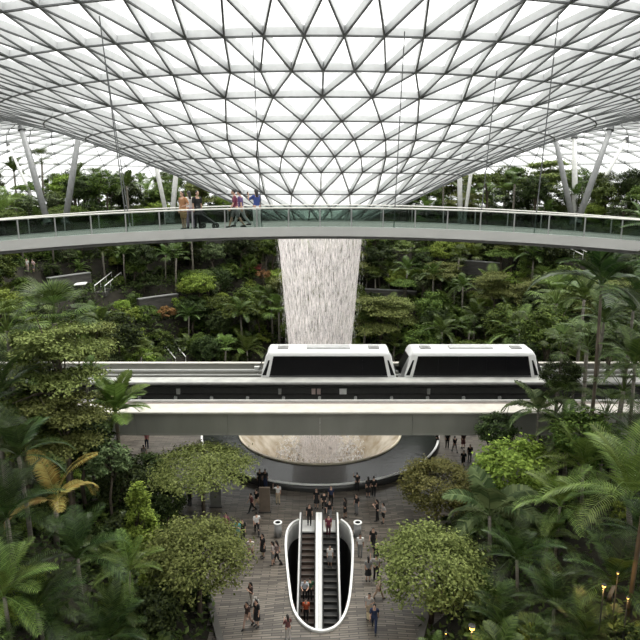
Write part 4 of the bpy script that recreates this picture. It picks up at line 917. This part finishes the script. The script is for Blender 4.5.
# ------------------------------------------------------------------ terraces: walls, stairs, rails, awning, sign, lamps
def rwall(a0, a1, s, h0, lab, x_=0, y_=60):
    r0 = 21 + s; mb = MB(); A0, A1 = math.radians(a0), math.radians(a1); c_ = Vector((r0 * math.cos((A0 + A1) / 2), 60 + r0 * math.sin((A0 + A1) / 2), 0)); zt = hgt(c_.x * 1.0, c_.y)
    t_ = thing('retaining_wall', (c_.x, c_.y, zt), lab, 'wall', 'stone retaining walls of the far terraces')
    mb.revolve([(r0 - .3, -1.6), (r0 - .15, h0), (r0 + .4, h0), (r0 + .4, -1.6), (r0 - .3, -1.6)], -c_.x, 60 - c_.y, 14, 0, A0, A1); mb.obj('stonework', M_stone, t_)
    m2 = MB(); m2.revolve([(r0 - .25, h0), (r0 - .25, h0 + .12), (r0 + .45, h0 + .12), (r0 + .45, h0), (r0 - .25, h0)], -c_.x, 60 - c_.y, 14, 0, A0, A1); m2.obj('coping', M_grey, t_)
def wall_at(px0, px1, py, s, h0, lab):
    an = []
    for px in (px0, px1):
        d = ray(px, py); lo = 30.0
        for q in range(2000):                       # walk the ray until it is 21 + s from the pool axis, beyond the pool
            y = 50 + q * .04; x = d.x / d.y * y
            if y > 60 and math.hypot(x, y - 60) >= 21 + s: break
        an.append(math.degrees(math.atan2(y - 60, x)))
    rwall(min(an), max(an), s, h0, lab)
wall_at(138, 178, 300, 12.4, 2.3, 'dark stone retaining wall left of the waterfall above reddish plants')
wall_at(365, 416, 292, 12.4, 2.0, 'dark stone retaining wall just right of the waterfall')
wall_at(458, 500, 272, 18.6, 2.6, 'pale grey stone retaining wall above the rear train car')
wall_at(50, 92, 296, 18.6, 2.0, 'dark stone retaining wall at far left behind the spiky palm')
wall_at(205, 270, 262, 24.8, 1.8, 'dark stone retaining wall under the red awning')
wall_at(60, 120, 262, 24.8, 1.8, 'dark stone retaining wall below the left footbridge end')
def stair(pA, pB, lab):
    A, B = Vector(pA), Vector(pB); t_ = thing('garden_stair', A, lab, 'stairs', 'garden stairs with pale handrails'); d = B - A; n = max(4, int(abs(d.z) / .17)); sd = Vector((-d.y, d.x, 0)).normalized()
    if sd.y > 0: sd = -sd
    mb = MB()
    for i in range(n): p = d * ((i + .5) / n); mb.bar(p + Vector((0, 0, -.3)) - sd * 0, p + Vector((0, 0, 0.0)) + sd * 1.4 + Vector((0, 0, -.3)), max(.28, Vector((d.x, d.y, 0)).length / n), .6)
    mb.obj('flight', M_stone, t_)
    for k in (0.0, 1.4):
        m2 = MB(); m2.tube([sd * k + Vector((0, 0, 1.0)), d + sd * k + Vector((0, 0, 1.0))], .07, 6)
        for i in range(4): q = d * (i / 3) + sd * k; m2.tube([q, q + Vector((0, 0, 1.0))], .03, 6)
        m2.obj('handrail', M_white, t_)
for (a, b_, Y0, Y1, lab) in (((95, 293), (112, 279), 84, 88, 'garden stair with white handrails on the left far terraces'), ((186, 364), (169, 344), 74, 77, 'garden stair with white handrail just above the left guideway'), ((592, 262), (566, 249), 80, 86, 'garden stair with white handrails under the right footbridge end')):
    A_, B_ = on_ground(a[0], a[1]), on_ground(b_[0], b_[1]); stair((A_.x, A_.y, A_.z), (B_.x, B_.y, max(B_.z, A_.z + .8)), lab)
p = on_ground(251, 274); p = at_y(251, 267, p.y); aw = thing('awning', (p.x, p.y, p.z), 'dark red awning on the terrace left of the waterfall', 'awning')
MB().add([(-1.7, -.9, -.1), (1.7, -.9, -.1), (1.7, .9, .35), (-1.7, .9, .35), (-1.7, -.9, -.28), (1.7, -.9, -.28), (1.7, .9, .2), (-1.7, .9, .2)], [(0, 1, 2, 3), (4, 7, 6, 5), (0, 4, 5, 1), (1, 5, 6, 2), (2, 6, 7, 3), (3, 7, 4, 0)]).obj('canopy', mat('red_canvas', (0.22, 0.05, 0.04), .7), aw)
zb = hgt(p.x, p.y) - p.z
for x in (-1.6, 1.6):
    for y in (-.8, .8): MB().tube([(x, y, min(zb, -1.5)), (x, y, 0)], .05, 6).obj('post', M_dark, aw)
p = on_ground(80.5, 291); p = at_y(80.5, 284, p.y); sg = thing('garden_sign', (p.x, p.y, hgt(p.x, p.y)), 'small white slanted board on the left far terrace', 'sign')
MB().add([(-.85, -.4, p.z - hgt(p.x, p.y) - .12), (.85, -.4, p.z - hgt(p.x, p.y) + .05), (.8, .4, p.z - hgt(p.x, p.y) + .25), (-.8, .4, p.z - hgt(p.x, p.y) + .1), (-.85, -.4, p.z - hgt(p.x, p.y) - .2), (.85, -.4, p.z - hgt(p.x, p.y) - .03), (.8, .4, p.z - hgt(p.x, p.y) + .17), (-.8, .4, p.z - hgt(p.x, p.y) + .02)], [(0, 1, 2, 3), (4, 7, 6, 5), (0, 4, 5, 1), (1, 5, 6, 2), (2, 6, 7, 3), (3, 7, 4, 0)]).obj('board', M_white, sg)
MB().tube([(0, 0, -.3), (0, 0, p.z - hgt(p.x, p.y))], .06, 8).obj('post', M_grey, sg)
for px, py, lab in ((216, 507, 'grey upright totem panel beside the spreading tree at left'), (265, 512, 'brown upright totem panel left below the pool edge')):
    p = at_z(px, py, 0); t_ = thing('information_totem', (p.x, p.y, 0), lab, 'totem'); MB().box(-.42, .42, -.1, .1, .08, 2.1).obj('panel', mat('totem_' + str(px), (0.16, .16, .145) if px < 240 else (.14, .11, .085), .4), t_); MB().box(-.5, .5, -.16, .16, 0, .08).obj('foot', M_dark, t_)
m, t, o = _new('warm_lamp'); em = t.nodes.new('ShaderNodeEmission'); em.inputs[0].default_value = (1, .50, .09, 1); em.inputs[1].default_value = 7.0; t.links.new(em.outputs[0], o.inputs[0])
def lamp(px, py, Y, lab, h=1.0, pw=0, r=.09):
    p = at_y(px, py, Y); t_ = thing('garden_lamp', (p.x, p.y, hgt(p.x, p.y)), lab, 'lamp', 'warm garden lamps'); hz = max(.5, p.z - hgt(p.x, p.y))
    MB().tube([(0, 0, -.1), (0, 0, hz - r)], .03, 8).obj('post', M_dark, t_); MB().ball((0, 0, hz), r).obj('bulb', MATS['warm_lamp'], t_, True); MB().revolve([(.01, hz + r + .05), (r * 1.4, hz + r), (r * 1.4, hz + r - .03), (.01, hz + r)], 0, 0, 14).obj('hood', M_dark, t_)
    if pw:
        ld = bpy.data.lights.new('lamp_light', 'POINT'); ld.color = (1, .6, .2); ld.energy = pw; ld.shadow_soft_size = .12; lo = bpy.data.objects.new('lamp_light', ld); COL.objects.link(lo); lo.parent = t_; lo.location = (0, 0, hz - r - .15)
lamp(472, 628, 25.3, 'warm yellow garden lamp at the bottom, right of the big fine leaved tree', pw=60, r=.13)
lamp(604, 586, 24.0, 'warm garden lamp lighting leaves at right, brightest one', pw=160, r=.08)
lamp(618, 573, 24.6, 'small warm garden lamp at right, upper one', r=.05); lamp(628, 598, 23.4, 'small warm garden lamp at right, lower one', pw=40, r=.05); lamp(446, 633, 25.4, 'small warm garden lamp under the big fine leaved tree', r=.05)
# ------------------------------------------------------------------ people
M_skin = mat('skin', (0.46, 0.29, 0.21), 0.55, var=.05); M_skind = mat('skin_brown', (0.26, 0.15, 0.10), 0.55, var=.05); M_hair = mat('hair_black', (0.012, 0.010, 0.009), 0.45, var=.2)
M_eye = mat('eye_dark', (0.01, 0.01, 0.01), 0.2); M_shoe = mat('shoe_dark', (0.03, 0.03, 0.03), 0.5); M_shoew = mat('shoe_white', (0.65, .65, .63), .5)
def cloth(col): return mat('cloth_%02x%02x%02x' % tuple(int(c * 255) for c in col), col, .8, var=.12, scale=8)
def solid(mb, name, mats, voxel):
    me = mb.mesh('tmp', M_skin); o_ = bpy.data.objects.new('tmp', me); COL.objects.link(o_)
    md = o_.modifiers.new('r', 'REMESH'); md.mode = 'VOXEL'; md.voxel_size = voxel; md.use_smooth_shade = True
    m2 = o_.modifiers.new('s', 'SMOOTH'); m2.factor = .5; m2.iterations = 2
    dg = bpy.context.evaluated_depsgraph_get(); r = bpy.data.meshes.new_from_object(o_.evaluated_get(dg)); r.name = name
    bpy.data.objects.remove(o_); bpy.data.meshes.remove(me)
    r.materials.clear()
    for m_ in (mats if isinstance(mats, list) else [mats]): r.materials.append(m_)
    r.polygons.foreach_set('material_index', [0] * len(r.polygons)); r.polygons.foreach_set('use_smooth', [True] * len(r.polygons)); return r
V3 = Vector
def limb(mb, pts, rad, n=4):
    """tapering limb through its joints, a few sections per bone"""
    P, Rr = [], []
    for i in range(len(pts) - 1):
        for k in range(n): t_ = k / n; P.append(V3(pts[i]).lerp(V3(pts[i + 1]), t_)); Rr.append(rad[i] * (1 - t_) + rad[i + 1] * t_)
    P.append(V3(pts[-1])); Rr.append(rad[-1]); mb.tube(P, Rr, 10); mb.ball(P[0], Rr[0] * .98); mb.ball(P[-1], Rr[-1] * .98)
def hand(mb, wr, d, side):
    """palm, four unequal curled fingers and a thumb off the side near the wrist"""
    d = V3(d).normalized(); fw = V3((0, 1, 0)); fw = (fw - d * fw.dot(d))
    if fw.length < .1: fw = V3((0, 0, 1)) - d * d.z
    fw.normalize(); nrm_ = d.cross(fw) * side; wr = V3(wr)
    mb.bar(wr - d * .01, wr + d * .085, .032, .078, fw)
    mb.tube([wr, wr + d * .045, wr + d * .085], [.024, .030, .026], 8)
    for k, ln in enumerate((.068, .078, .072, .055)):
        b_ = wr + d * .078 + fw * (.030 - .020 * k); m1 = b_ + d * ln * .5; m2 = m1 + (d * .75 + nrm_ * .6).normalized() * ln * .3; m3 = m2 + (d * .3 + nrm_ * .9).normalized() * ln * .25
        mb.tube([b_, m1, m2, m3], [.0100, .0095, .0088, .007], 6)
    t0 = wr + d * .02 + fw * .026; mb.tube([t0, t0 + (d * .6 + fw * .8).normalized() * .036, t0 + (d * .9 + fw * .45).normalized() * .068], [.0125, .0115, .008], 6)
def body_kit(pose, female, skirt=False, shorts=False, longhair=False):
    wsh = .165 if female else .19; hp = V3((0, pose.get('hip', 0), .93 - pose.get('drop', 0))); ln = pose.get('lean', 0.0); sp = hp + V3((0, .52 * math.sin(ln), .52 * math.cos(ln)))
    hd = sp + V3((0, .05 + .06 * math.sin(ln + pose.get('nod', 0)), .165)); b_ = MB()
    hips = [hp + V3((s * .09, 0, -.02)) for s in (-1, 1)]; legs = []
    for i, s in enumerate((-1, 1)):
        a = pose['leg'][i]; kb = pose['knee'][i]
        kn = hips[i] + V3((s * .01, math.sin(a) * .42, -math.cos(a) * .42)); an = kn + V3((0, math.sin(a - kb) * .42, -math.cos(a - kb) * .42)); legs.append((hips[i], kn, an, a - kb))
    low = min(l[2].z for l in legs) - .075; up = V3((0, 0, -low)); hp += up; sp += up; hd += up; hips = [h + up for h in hips]; legs = [(h, k + up, a + up, t_) for (h, (_, k, a, t_)) in zip(hips, legs)]
    def torso(mb, g_=0.0, z0=0.0, z1=1.0):
        tw_ = [(-.06, .150, .105), (.06, .155, .105), (.18, .130, .092), (.33, .155, .105), (.44, .170 if not female else .150, .098), (.51, .120, .075), (.545, .062, .058)]
        R = []
        for h, rx, ry in tw_:
            if z0 <= (h + .06) / .6 <= z1 + .02: p = hp.lerp(sp, h / .52) if h >= 0 else hp + V3((0, 0, h)); k = 1.0 if not female else (.92 if h > .1 else 1.02); R.append((p, (rx + g_) * k, ry + g_))
        mb.loft(R)
    torso(b_)
    b_.tube([sp + V3((0, -.005, -.02)), hd + V3((0, -.02, -.08))], [.056, .050], 10)
    # head: skull, jaw, nose, ears, lips
    b_.ball(hd + V3((0, -.005, .015)), (.074, .094, .104), nv=10); b_.ball(hd + V3((0, .022, -.05)), (.056, .066, .062), nv=8)
    b_.tube([hd + V3((0, .082, .012)), hd + V3((0, .108, -.022)), hd + V3((0, .085, -.034))], [.010, .016, .012], 6); b_.tube([hd + V3((-.022, .078, -.06)), hd + V3((0, .090, -.058)), hd + V3((.022, .078, -.06))], [.006, .010, .006], 6)
    for s in (-1, 1): b_.ball(hd + V3((s * .076, -.008, -.005)), (.012, .022, .032))
    arms = []
    for i, s in enumerate((-1, 1)):
        sh_ = sp + V3((s * wsh, 0, -.055)); ua, fa = pose['arm'][i]
        el = sh_ + V3(ua(s)).normalized() * .29; wr = el + V3(fa(s)).normalized() * .25; arms.append((sh_, el, wr))
        limb(b_, [sp + V3((s * .05, 0, -.05)), sh_, el, wr], [.055, .054, .040, .027]); hand(b_, wr, wr - el, s)
    for (h, k, a, t_), s in zip(legs, (-1, 1)):
        limb(b_, [h, k, a], [.088, .055, .036])
        b_.ball((h + V3((0, -.02, .02))), (.10, .105, .12)); b_.ball(h.lerp(k, 0) * 0 + k.lerp(a, .28) + V3((0, -.012, 0)), (.052, .056, .10))
        b_.tube([a + V3((0, -.035, -.035)), a + V3((0, .06, -.05)), a + V3((0, .15, -.058))], [.034, .036, .022], 8)
    parts = {'body': solid(b_, 'body', M_skin, .0125)}
    s_ = MB(); torso(s_, .020, 0, .93)
    for sh_, el, wr in arms: limb(s_, [sp + V3((math.copysign(.05, sh_.x), 0, -.055)), sh_, sh_.lerp(el, .72)], [.068, .070, .058], 3)
    parts['shirt'] = solid(s_, 'shirt', M_skin, .016)
    if skirt:
        k_ = MB(); k_.loft([(hp + V3((0, 0, .10)), .150, .115), (hp + V3((0, 0, -.05)), .175, .14), (hp + V3((0, .0, -.35)), .215, .185), (hp + V3((0, 0, -.47)), .23, .20)]); parts['skirt'] = solid(k_, 'skirt', M_skin, .018)
    else:
        k_ = MB(); k_.loft([(hp + V3((0, 0, .10)), .158, .115), (hp + V3((0, 0, .0)), .178, .135), (hp + V3((0, 0, -.10)), .170, .13)])
        for h, k, a, t_ in legs: limb(k_, [h, k, a.lerp(k, .06)] if not shorts else [h, h.lerp(k, .85)], [.104, .074, .062] if not shorts else [.104, .090], 4)
        parts['trousers' if not shorts else 'shorts'] = solid(k_, 'trousers' if not shorts else 'shorts', M_skin, .016)
    h_ = MB(); h_.ball(hd + V3((0, -.022, .034)), (.086, .096, .100), nv=10)
    if longhair: h_.tube([hd + V3((0, -.06, .05)), hd + V3((0, -.095, -.06)), sp + V3((0, -.085, -.10))], [.075, .078, .060], 10)
    hm = solid(h_, 'hair', M_hair, .014)
    parts['hair'] = hm
    sm = []
    for h, k, a, t_ in legs:
        q = MB(); q.tube([a + V3((0, -.05, -.03)), a + V3((0, .03, -.035)), a + V3((0, .10, -.045)), a + V3((0, .175, -.052))], [.043, .046, .042, .026], 10); q.box(a.x - .043, a.x + .043, a.y - .085, a.y + .19, a.z - .086, a.z - .06); sm.append(q.mesh('shoe', M_shoe, True))
    parts['shoes_'] = sm
    parts['eyes_'] = [MB().ball(hd + V3((s * .030, .082, .012)), .0125).mesh('eye', M_eye) for s in (-1, 1)]
    return parts
down = lambda s: (s * .10, .0, -1); downf = lambda s: (s * .02, .18, -1)
swing = lambda a: (lambda s: (s * .12, a, -1)); swingf = lambda a: (lambda s: (s * .02, a + .28, -1))
STAND = dict(leg=(.03, -.03), knee=(0.02, .02), arm=((down, downf), (down, downf)))
WALK = dict(leg=(.42, -.30), knee=(.10, .42), arm=((swing(-.40), swingf(-.40)), (swing(.35), swingf(.35))), lean=.06)
WALK2 = dict(leg=(-.28, .40), knee=(.38, .08), arm=((swing(.30), swingf(.30)), (swing(-.35), swingf(-.35))), lean=.05)
PHONE = dict(leg=(.05, -.08), knee=(.0, .06), arm=((lambda s: (s * .25, .35, -1), lambda s: (-s * .5, .75, .75)), (lambda s: (s * .25, .35, -1), lambda s: (-s * .5, .75, .75))), nod=.3)
LEANP = dict(leg=(.0, .10), knee=(.0, .15), arm=((lambda s: (s * .3, .6, -1), lambda s: (-s * .4, 1, -.05)), (lambda s: (s * .3, .6, -1), lambda s: (-s * .4, 1, -.05))), lean=.16)
HIPH = dict(leg=(.04, -.05), knee=(0, .03), arm=((lambda s: (s * .55, -.2, -1), lambda s: (-s * .8, .5, -.35)), (down, downf)))
RAISE = dict(leg=(.04, -.05), knee=(0, .03), arm=((lambda s: (s * .35, .5, -.4), lambda s: (-s * .1, .4, 1)), (down, downf)))
PK = {'stand': body_kit(STAND, False), 'walk': body_kit(WALK, False), 'stride': body_kit(WALK2, False, shorts=True), 'phone': body_kit(PHONE, True, longhair=True), 'lean': body_kit(LEANP, False),
      'skirt': body_kit(STAND, True, skirt=True, longhair=True), 'strollw': body_kit(WALK2, True, longhair=True), 'hip': body_kit(HIPH, True, shorts=True, longhair=True), 'raise': body_kit(RAISE, False), 'raisew': body_kit(RAISE, True, longhair=True)}
def setm(o_, m_):
    o_.material_slots[0].link = 'OBJECT'; o_.material_slots[0].material = m_
def person(kit, loc, rot, top, low, label, sc=1.0, hair=None, skin=None, shoe=None, group=None):
    r = thing('person', loc, label, 'person', group, rot); r.scale = (sc,) * 3; k = PK[kit]
    setm(link('body', k['body'], r), skin or M_skin); setm(link('shirt', k['shirt'], r), cloth(top))
    for n in ('trousers', 'shorts', 'skirt'):
        if n in k: setm(link(n, k[n], r), cloth(low))
    setm(link('hair', k['hair'], r), hair or M_hair)
    for me_ in k['shoes_']: setm(link('shoe', me_, r), shoe or M_shoe)
    for me_ in k['eyes_']: link('eye', me_, r)
    return r
BLK, WHT, GRY, NAV, RED, TEA, BEI, PNK, DGR = (.012, .012, .013), (.62, .61, .59), (.16, .16, .16), (.02, .03, .07), (.32, .05, .05), (.07, .26, .26), (.42, .34, .24), (.48, .24, .26), (.03, .05, .03)
def bp2(px, py, dy=0.0):                     # a point of the bridge deck
    z = 23.0
    for _ in range(3): p = at_z(px, py, z); z = bz(p.x)
    p.z = z; return p
def deckpt(px, py, back): 
    d = ray(px, py); Y = 27.0 + back; p = at_y(px, py, Y)
    a = math.asin(max(-1, min(1, p.x / (BR + back)))); Y = BCY + (BR + back) * math.cos(a); x = d.x / d.y * Y; return Vector((x, Y, bz(x)))
# walkers on the footbridge
H2 = PI / 2
person('hip', deckpt(184, 226, 1.0), 2.6, (.30, .15, .07), (.40, .24, .12), 'person in brown patterned top and tan shorts on the footbridge, leftmost walker', .98)
person('phone', deckpt(190.5, 226, 1.7), 0.6, (.62, .60, .58), (.35, .27, .38), 'person in white top and lilac trousers behind the leftmost footbridge walker', .98)
person('stand', deckpt(198, 226, 1.5), -2.4, BLK, BLK, 'person all in black standing on the footbridge beside the black stroller', .98)
person('stride', deckpt(236, 226, 0.9), 1.75, (.15, .03, .06), GRY, 'person in maroon top walking on the footbridge in front of a companion', 1.02)
person('walk', deckpt(241.5, 226, 2.0), 1.4, (.09, .05, .15), (.30, .31, .31), 'person in purple top and grey trousers walking beside the maroon topped one', 1.0)
person('raisew', deckpt(257, 226, 1.0), 0.5, (.035, .06, .22), (.66, .67, .66), 'person in blue top and white trousers holding up a phone on the footbridge', .99, shoe=M_shoew)
p = deckpt(257, 226, 1.0); 
ph = thing('phone', (p.x - .41, p.y + .17, p.z + 1.52), 'dark phone held up by the blue topped footbridge walker', 'phone'); MB().box(-.04, .04, -.006, .006, -.08, .08).obj('case', M_dark, ph); MB().box(-.034, .034, -.009, -.006, -.072, .072).obj('screen', M_black, ph)
p = deckpt(209, 227, .9); st = thing('stroller', p, 'black folded down baby stroller on the footbridge beside the person in black', 'stroller')
for x in (-.3, .3):
    for y in (-.22, .22):
        wz = MB(); wz.revolve([(.06, -.02), (.12, -.025), (.13, 0), (.12, .025), (.06, .02), (.06, -.02)], 0, 0, 16); wz.v = [(a + x, c_ + y, b_ + .13) for a, b_, c_ in wz.v]; wz.obj('wheel', M_dark, st)
MB().add([(-.32, -.2, .3), (.3, -.2, .24), (.3, .2, .24), (-.32, .2, .3), (-.42, -.2, .72), (.05, -.2, .44), (.05, .2, .44), (-.42, .2, .72)], [(0, 3, 2, 1), (4, 5, 6, 7), (0, 1, 5, 4), (1, 2, 6, 5), (2, 3, 7, 6), (3, 0, 4, 7)]).obj('seat', cloth((.015, .015, .016)), st)
for y in (-.22, .22): MB().tube([(.3, y, .13), (.05, y, .4), (-.5, y, .98)], .014, 6).tube([(-.3, y, .13), (.05, y, .4)], .014, 6).obj('frame', M_dark, st)
MB().tube([(-.5, -.22, .98), (-.53, 0, 1.0), (-.5, .22, .98)], .018, 6).obj('push_handle', M_dark, st); MB().revolve([(.36, 0), (.3, .16), (.16, .27), (.01, .3)], -.22, 0, 14, 0, PI * .5, PI * 1.5).obj('hood', cloth((.02, .02, .022)), st).location = (0, 0, .62)
# crowd on the plaza: pixel of the feet, kit, heading, colours, label
CROWD = [
 (260, 488, 'stand', 3.1, BLK, BLK, 'person in black at the pool rim left of the totem, left one of a pair'), (265.5, 488, 'stand', 2.8, BLK, NAV, 'person in dark clothes at the pool rim, right one of a pair by the totem'),
 (252, 512, 'walk', 2.0, (.14, .05, .05), BLK, 'person in dark red walking left of the brown totem'), (257, 509, 'stride', 2.6, BLK, BEI, 'person in black top and beige shorts touching the brown totem side'),
 (278, 504, 'raise', .3, WHT, BEI, 'person in white shirt alone left of the pool front'), (316.5, 508, 'skirt', 3.1, BLK, BLK, 'person in long black dress before the pool front, left of three'), (324, 511, 'walk', 0, BLK, BLK, 'person in black walking towards the escalators between two others'),
 (331, 505, 'stand', 3.0, NAV, BLK, 'person in dark navy before the pool front, right of three'), (345, 518, 'hip', 1.0, BLK, BLK, 'person in black above the right escalator balustrade'), (356.5, 514, 'stand', 2.4, BLK, GRY, 'person in black top and grey trousers above the right bollard'),
 (357, 491, 'raise', 0, BLK, BLK, 'person in black against the pool wall right of centre'), (368, 497, 'skirt', .2, BLK, BLK, 'person in black beside the pool wall, left one of the right pair'), (373.5, 496, 'stand', .0, BLK, BLK, 'person in black beside the pool wall, right one of the right pair'),
 (377, 521, 'phone', 1.4, BLK, BLK, 'person in dark clothes left of the one carrying white, near the right tree'), (383, 523, 'hip', 2.0, (.3, .28, .26), BLK, 'person with pale front beside the right olive tree'),
 (227, 534, 'skirt', 2.8, (.28, .08, .14), (.06, .02, .03), 'person in pinkish top and dark skirt beside the round pale tree'), (238, 542, 'phone', 2.9, TEA, (.1, .2, .2), 'person in teal clothes left of the escalator opening'), (243, 540, 'stand', 2.9, BLK, BLK, 'person in black right next to the one in teal'),
 (257, 534, 'walk', .2, WHT, BLK, 'person in white shirt and black trousers left of the left bollard'), (251, 559, 'stride', 3.0, (.60, .52, .50), (.30, .18, .17), 'person in pale top and rose shorts left of the opening'), (263, 557, 'skirt', 2.4, BLK, BLK, 'person in black dress left of the opening beside the rose shorts'),
 (273, 565, 'hip', 1.5, (.28, .24, .22), GRY, 'person in grey brown top, left of two at the opening rim'), (277.5, 563, 'strollw', 1.2, (.16, .12, .11), BLK, 'person in dark brown top, right of two at the opening rim'),
 (251.5, 606, 'phone', 2.2, (.05, .03, .03), (.4, .36, .32), 'person in dark top and pale trousers at lower left of the plaza'), (248, 627, 'strollw', 2.6, (.05, .03, .025), (.36, .25, .2), 'person in dark brown top with tan trousers at lower left, in front'), (257, 626, 'skirt', 2.5, BLK, BLK, 'person in black dress at lower left beside the tan trousers'),
 (288, 641, 'phone', .4, (.13, .05, .05), (.4, .37, .35), 'person in dark red top at the bottom edge below the opening'),
 (360, 556, 'stand', 3.1, WHT, GRY, 'person in white shirt and grey trousers below the right bollard'), (373, 549, 'walk', 2.9, BLK, BLK, 'person in black near the big right tree, upper one of two'), (376, 563, 'stride', 3.0, BLK, DGR, 'person in black and dark green near the big right tree, lower one of two'),
 (368, 581, 'skirt', .1, (.22, .22, .22), BLK, 'person in grey top, left of a close pair right of the opening'), (376, 579, 'raise', .2, (.33, .31, .3), BLK, 'person in pale grey top, right of a close pair right of the opening'), (378.5, 599, 'strollw', -1.2, (.42, .34, .26), (.3, .22, .16), 'person in beige dress colours walking alone right of the opening'),
 (369, 619, 'hip', 2.8, (.4, .38, .35), BEI, 'person in pale top at lower right of the opening, behind the navy one'), (374, 630, 'walk', 3.0, NAV, NAV, 'person in navy clothes at the lower right of the opening'),
 (447, 448, 'stand', 0, BLK, BLK, 'person in black under the right viaduct, nearest the pool'), (454.5, 452, 'walk', .3, BLK, GRY, 'person in black top under the right viaduct, second from the pool'), (463, 448, 'skirt', .2, (.06, .03, .03), (.1, .04, .04), 'person in dark red dress under the right viaduct'), (469.5, 461, 'stand', 3.0, BLK, GRY, 'person in black top under the right viaduct by the dark rounded tree'), (463, 467, 'stride', 3.0, BLK, BLK, 'person in black above the olive tree crown'), (437, 446, 'phone', .3, BLK, BLK, 'person in black under the viaduct at the right pool wall'),
 (147, 448, 'raise', .3, (.5, .16, .17), NAV, 'person in bright red top under the left viaduct'), (144.5, 461, 'stride', .5, (.45, .42, .4), (.3, .26, .24), 'person in white top under the left viaduct below the red top'),
 (190, 505, 'stand', 2.8, BLK, BLK, 'person in black in the shade under the spreading left tree'), (203, 506, 'hip', 2.5, (.4, .4, .38), BLK, 'person in pale top in the shade under the spreading left tree'), (201, 492, 'stand', 1, BLK, BLK, 'person in black between the spreading tree and the grey totem')]
for px, py, kit, rot, tp, lo_, lb in CROWD:
    p = at_z(px, py, 0); person(kit, (p.x, p.y, 0), rot + PI * 0, tp, lo_, lb, R_.uniform(.94, 1.04), skin=M_skind if (int(px) % 5 == 0) else None)
# people riding the escalators: stand on the steps
def rider(kit, xc, k, rot, tp, lo_, lb):
    y = ETOP - 1.3 - .4 * (k - 1) - .2; person(kit, (xc, y, -.231 * k), rot, tp, lo_, lb, .97)
person('stand', (-.80, ETOP - .35, .012), PI, BLK, BLK, 'person in black stepping onto the brown escalator', .98); person('walk', (.72, ETOP + .35, 0), PI, BLK, GRY, 'person in black arriving at the top of the dark escalator', .98)
rider('stand', .62, 1, PI, (.16, .03, .05), (.08, .02, .03), 'person in maroon at the top of the dark escalator'); rider('skirt', .70, 6, PI, WHT, GRY, 'person in white shirt riding the dark escalator')
rider('lean', -1.02, 11, PI, (.45, .48, .52), BLK, 'person in pale blue shirt riding the brown escalator, left one'); rider('stand', -.68, 11, .0, (.03, .08, .04), BLK, 'person in dark green riding the brown escalator, right one'); rider('stand', -.92, 14, PI, (.42, .08, .03), BLK, 'person in orange red top lowest on the brown escalator')
# visitors on the far terraces
for px, py, Y, kit, tp, lo_, lb in ((28, 272, 92, 'stand', WHT, (.4, .32, .3), 'person in white shirt on the far terrace at the left edge'), (34, 273, 92, 'hip', (.4, .3, .3), GRY, 'person in pale pink top beside the white shirt at far left')):
    p = on_ground(px, py); person(kit, (p.x, p.y, hgt(p.x, p.y)), 2.8, tp, lo_, lb)
# bags
for px, py, dz, col, lb in ((255.5, 606, .62, (.62, .6, .57), 'white tote bag beside the person in dark top at lower left'), (370, 619, .62, (.55, .47, .3), 'cream shopping bag beside the person in navy clothes')):
    p = at_z(px, py, 0); bg_ = thing('tote_bag', (p.x + .0, p.y, 0), lb, 'bag'); MB().add([(-.19, -.06, 0), (.19, -.06, 0), (.19, .06, 0), (-.19, .06, 0), (-.22, -.03, .42), (.22, -.03, .42), (.22, .03, .42), (-.22, .03, .42)], [(0, 3, 2, 1), (4, 5, 6, 7), (0, 1, 5, 4), (1, 2, 6, 5), (2, 3, 7, 6), (3, 0, 4, 7)]).obj('bag_body', cloth(col), bg_)
    for y in (-.03, .03): MB().tube([(-.1, y, .41), (-.07, y, .62), (.07, y, .62), (.1, y, .41)], .01, 6).obj('strap', cloth(col), bg_)
bpy.context.view_layer.update()
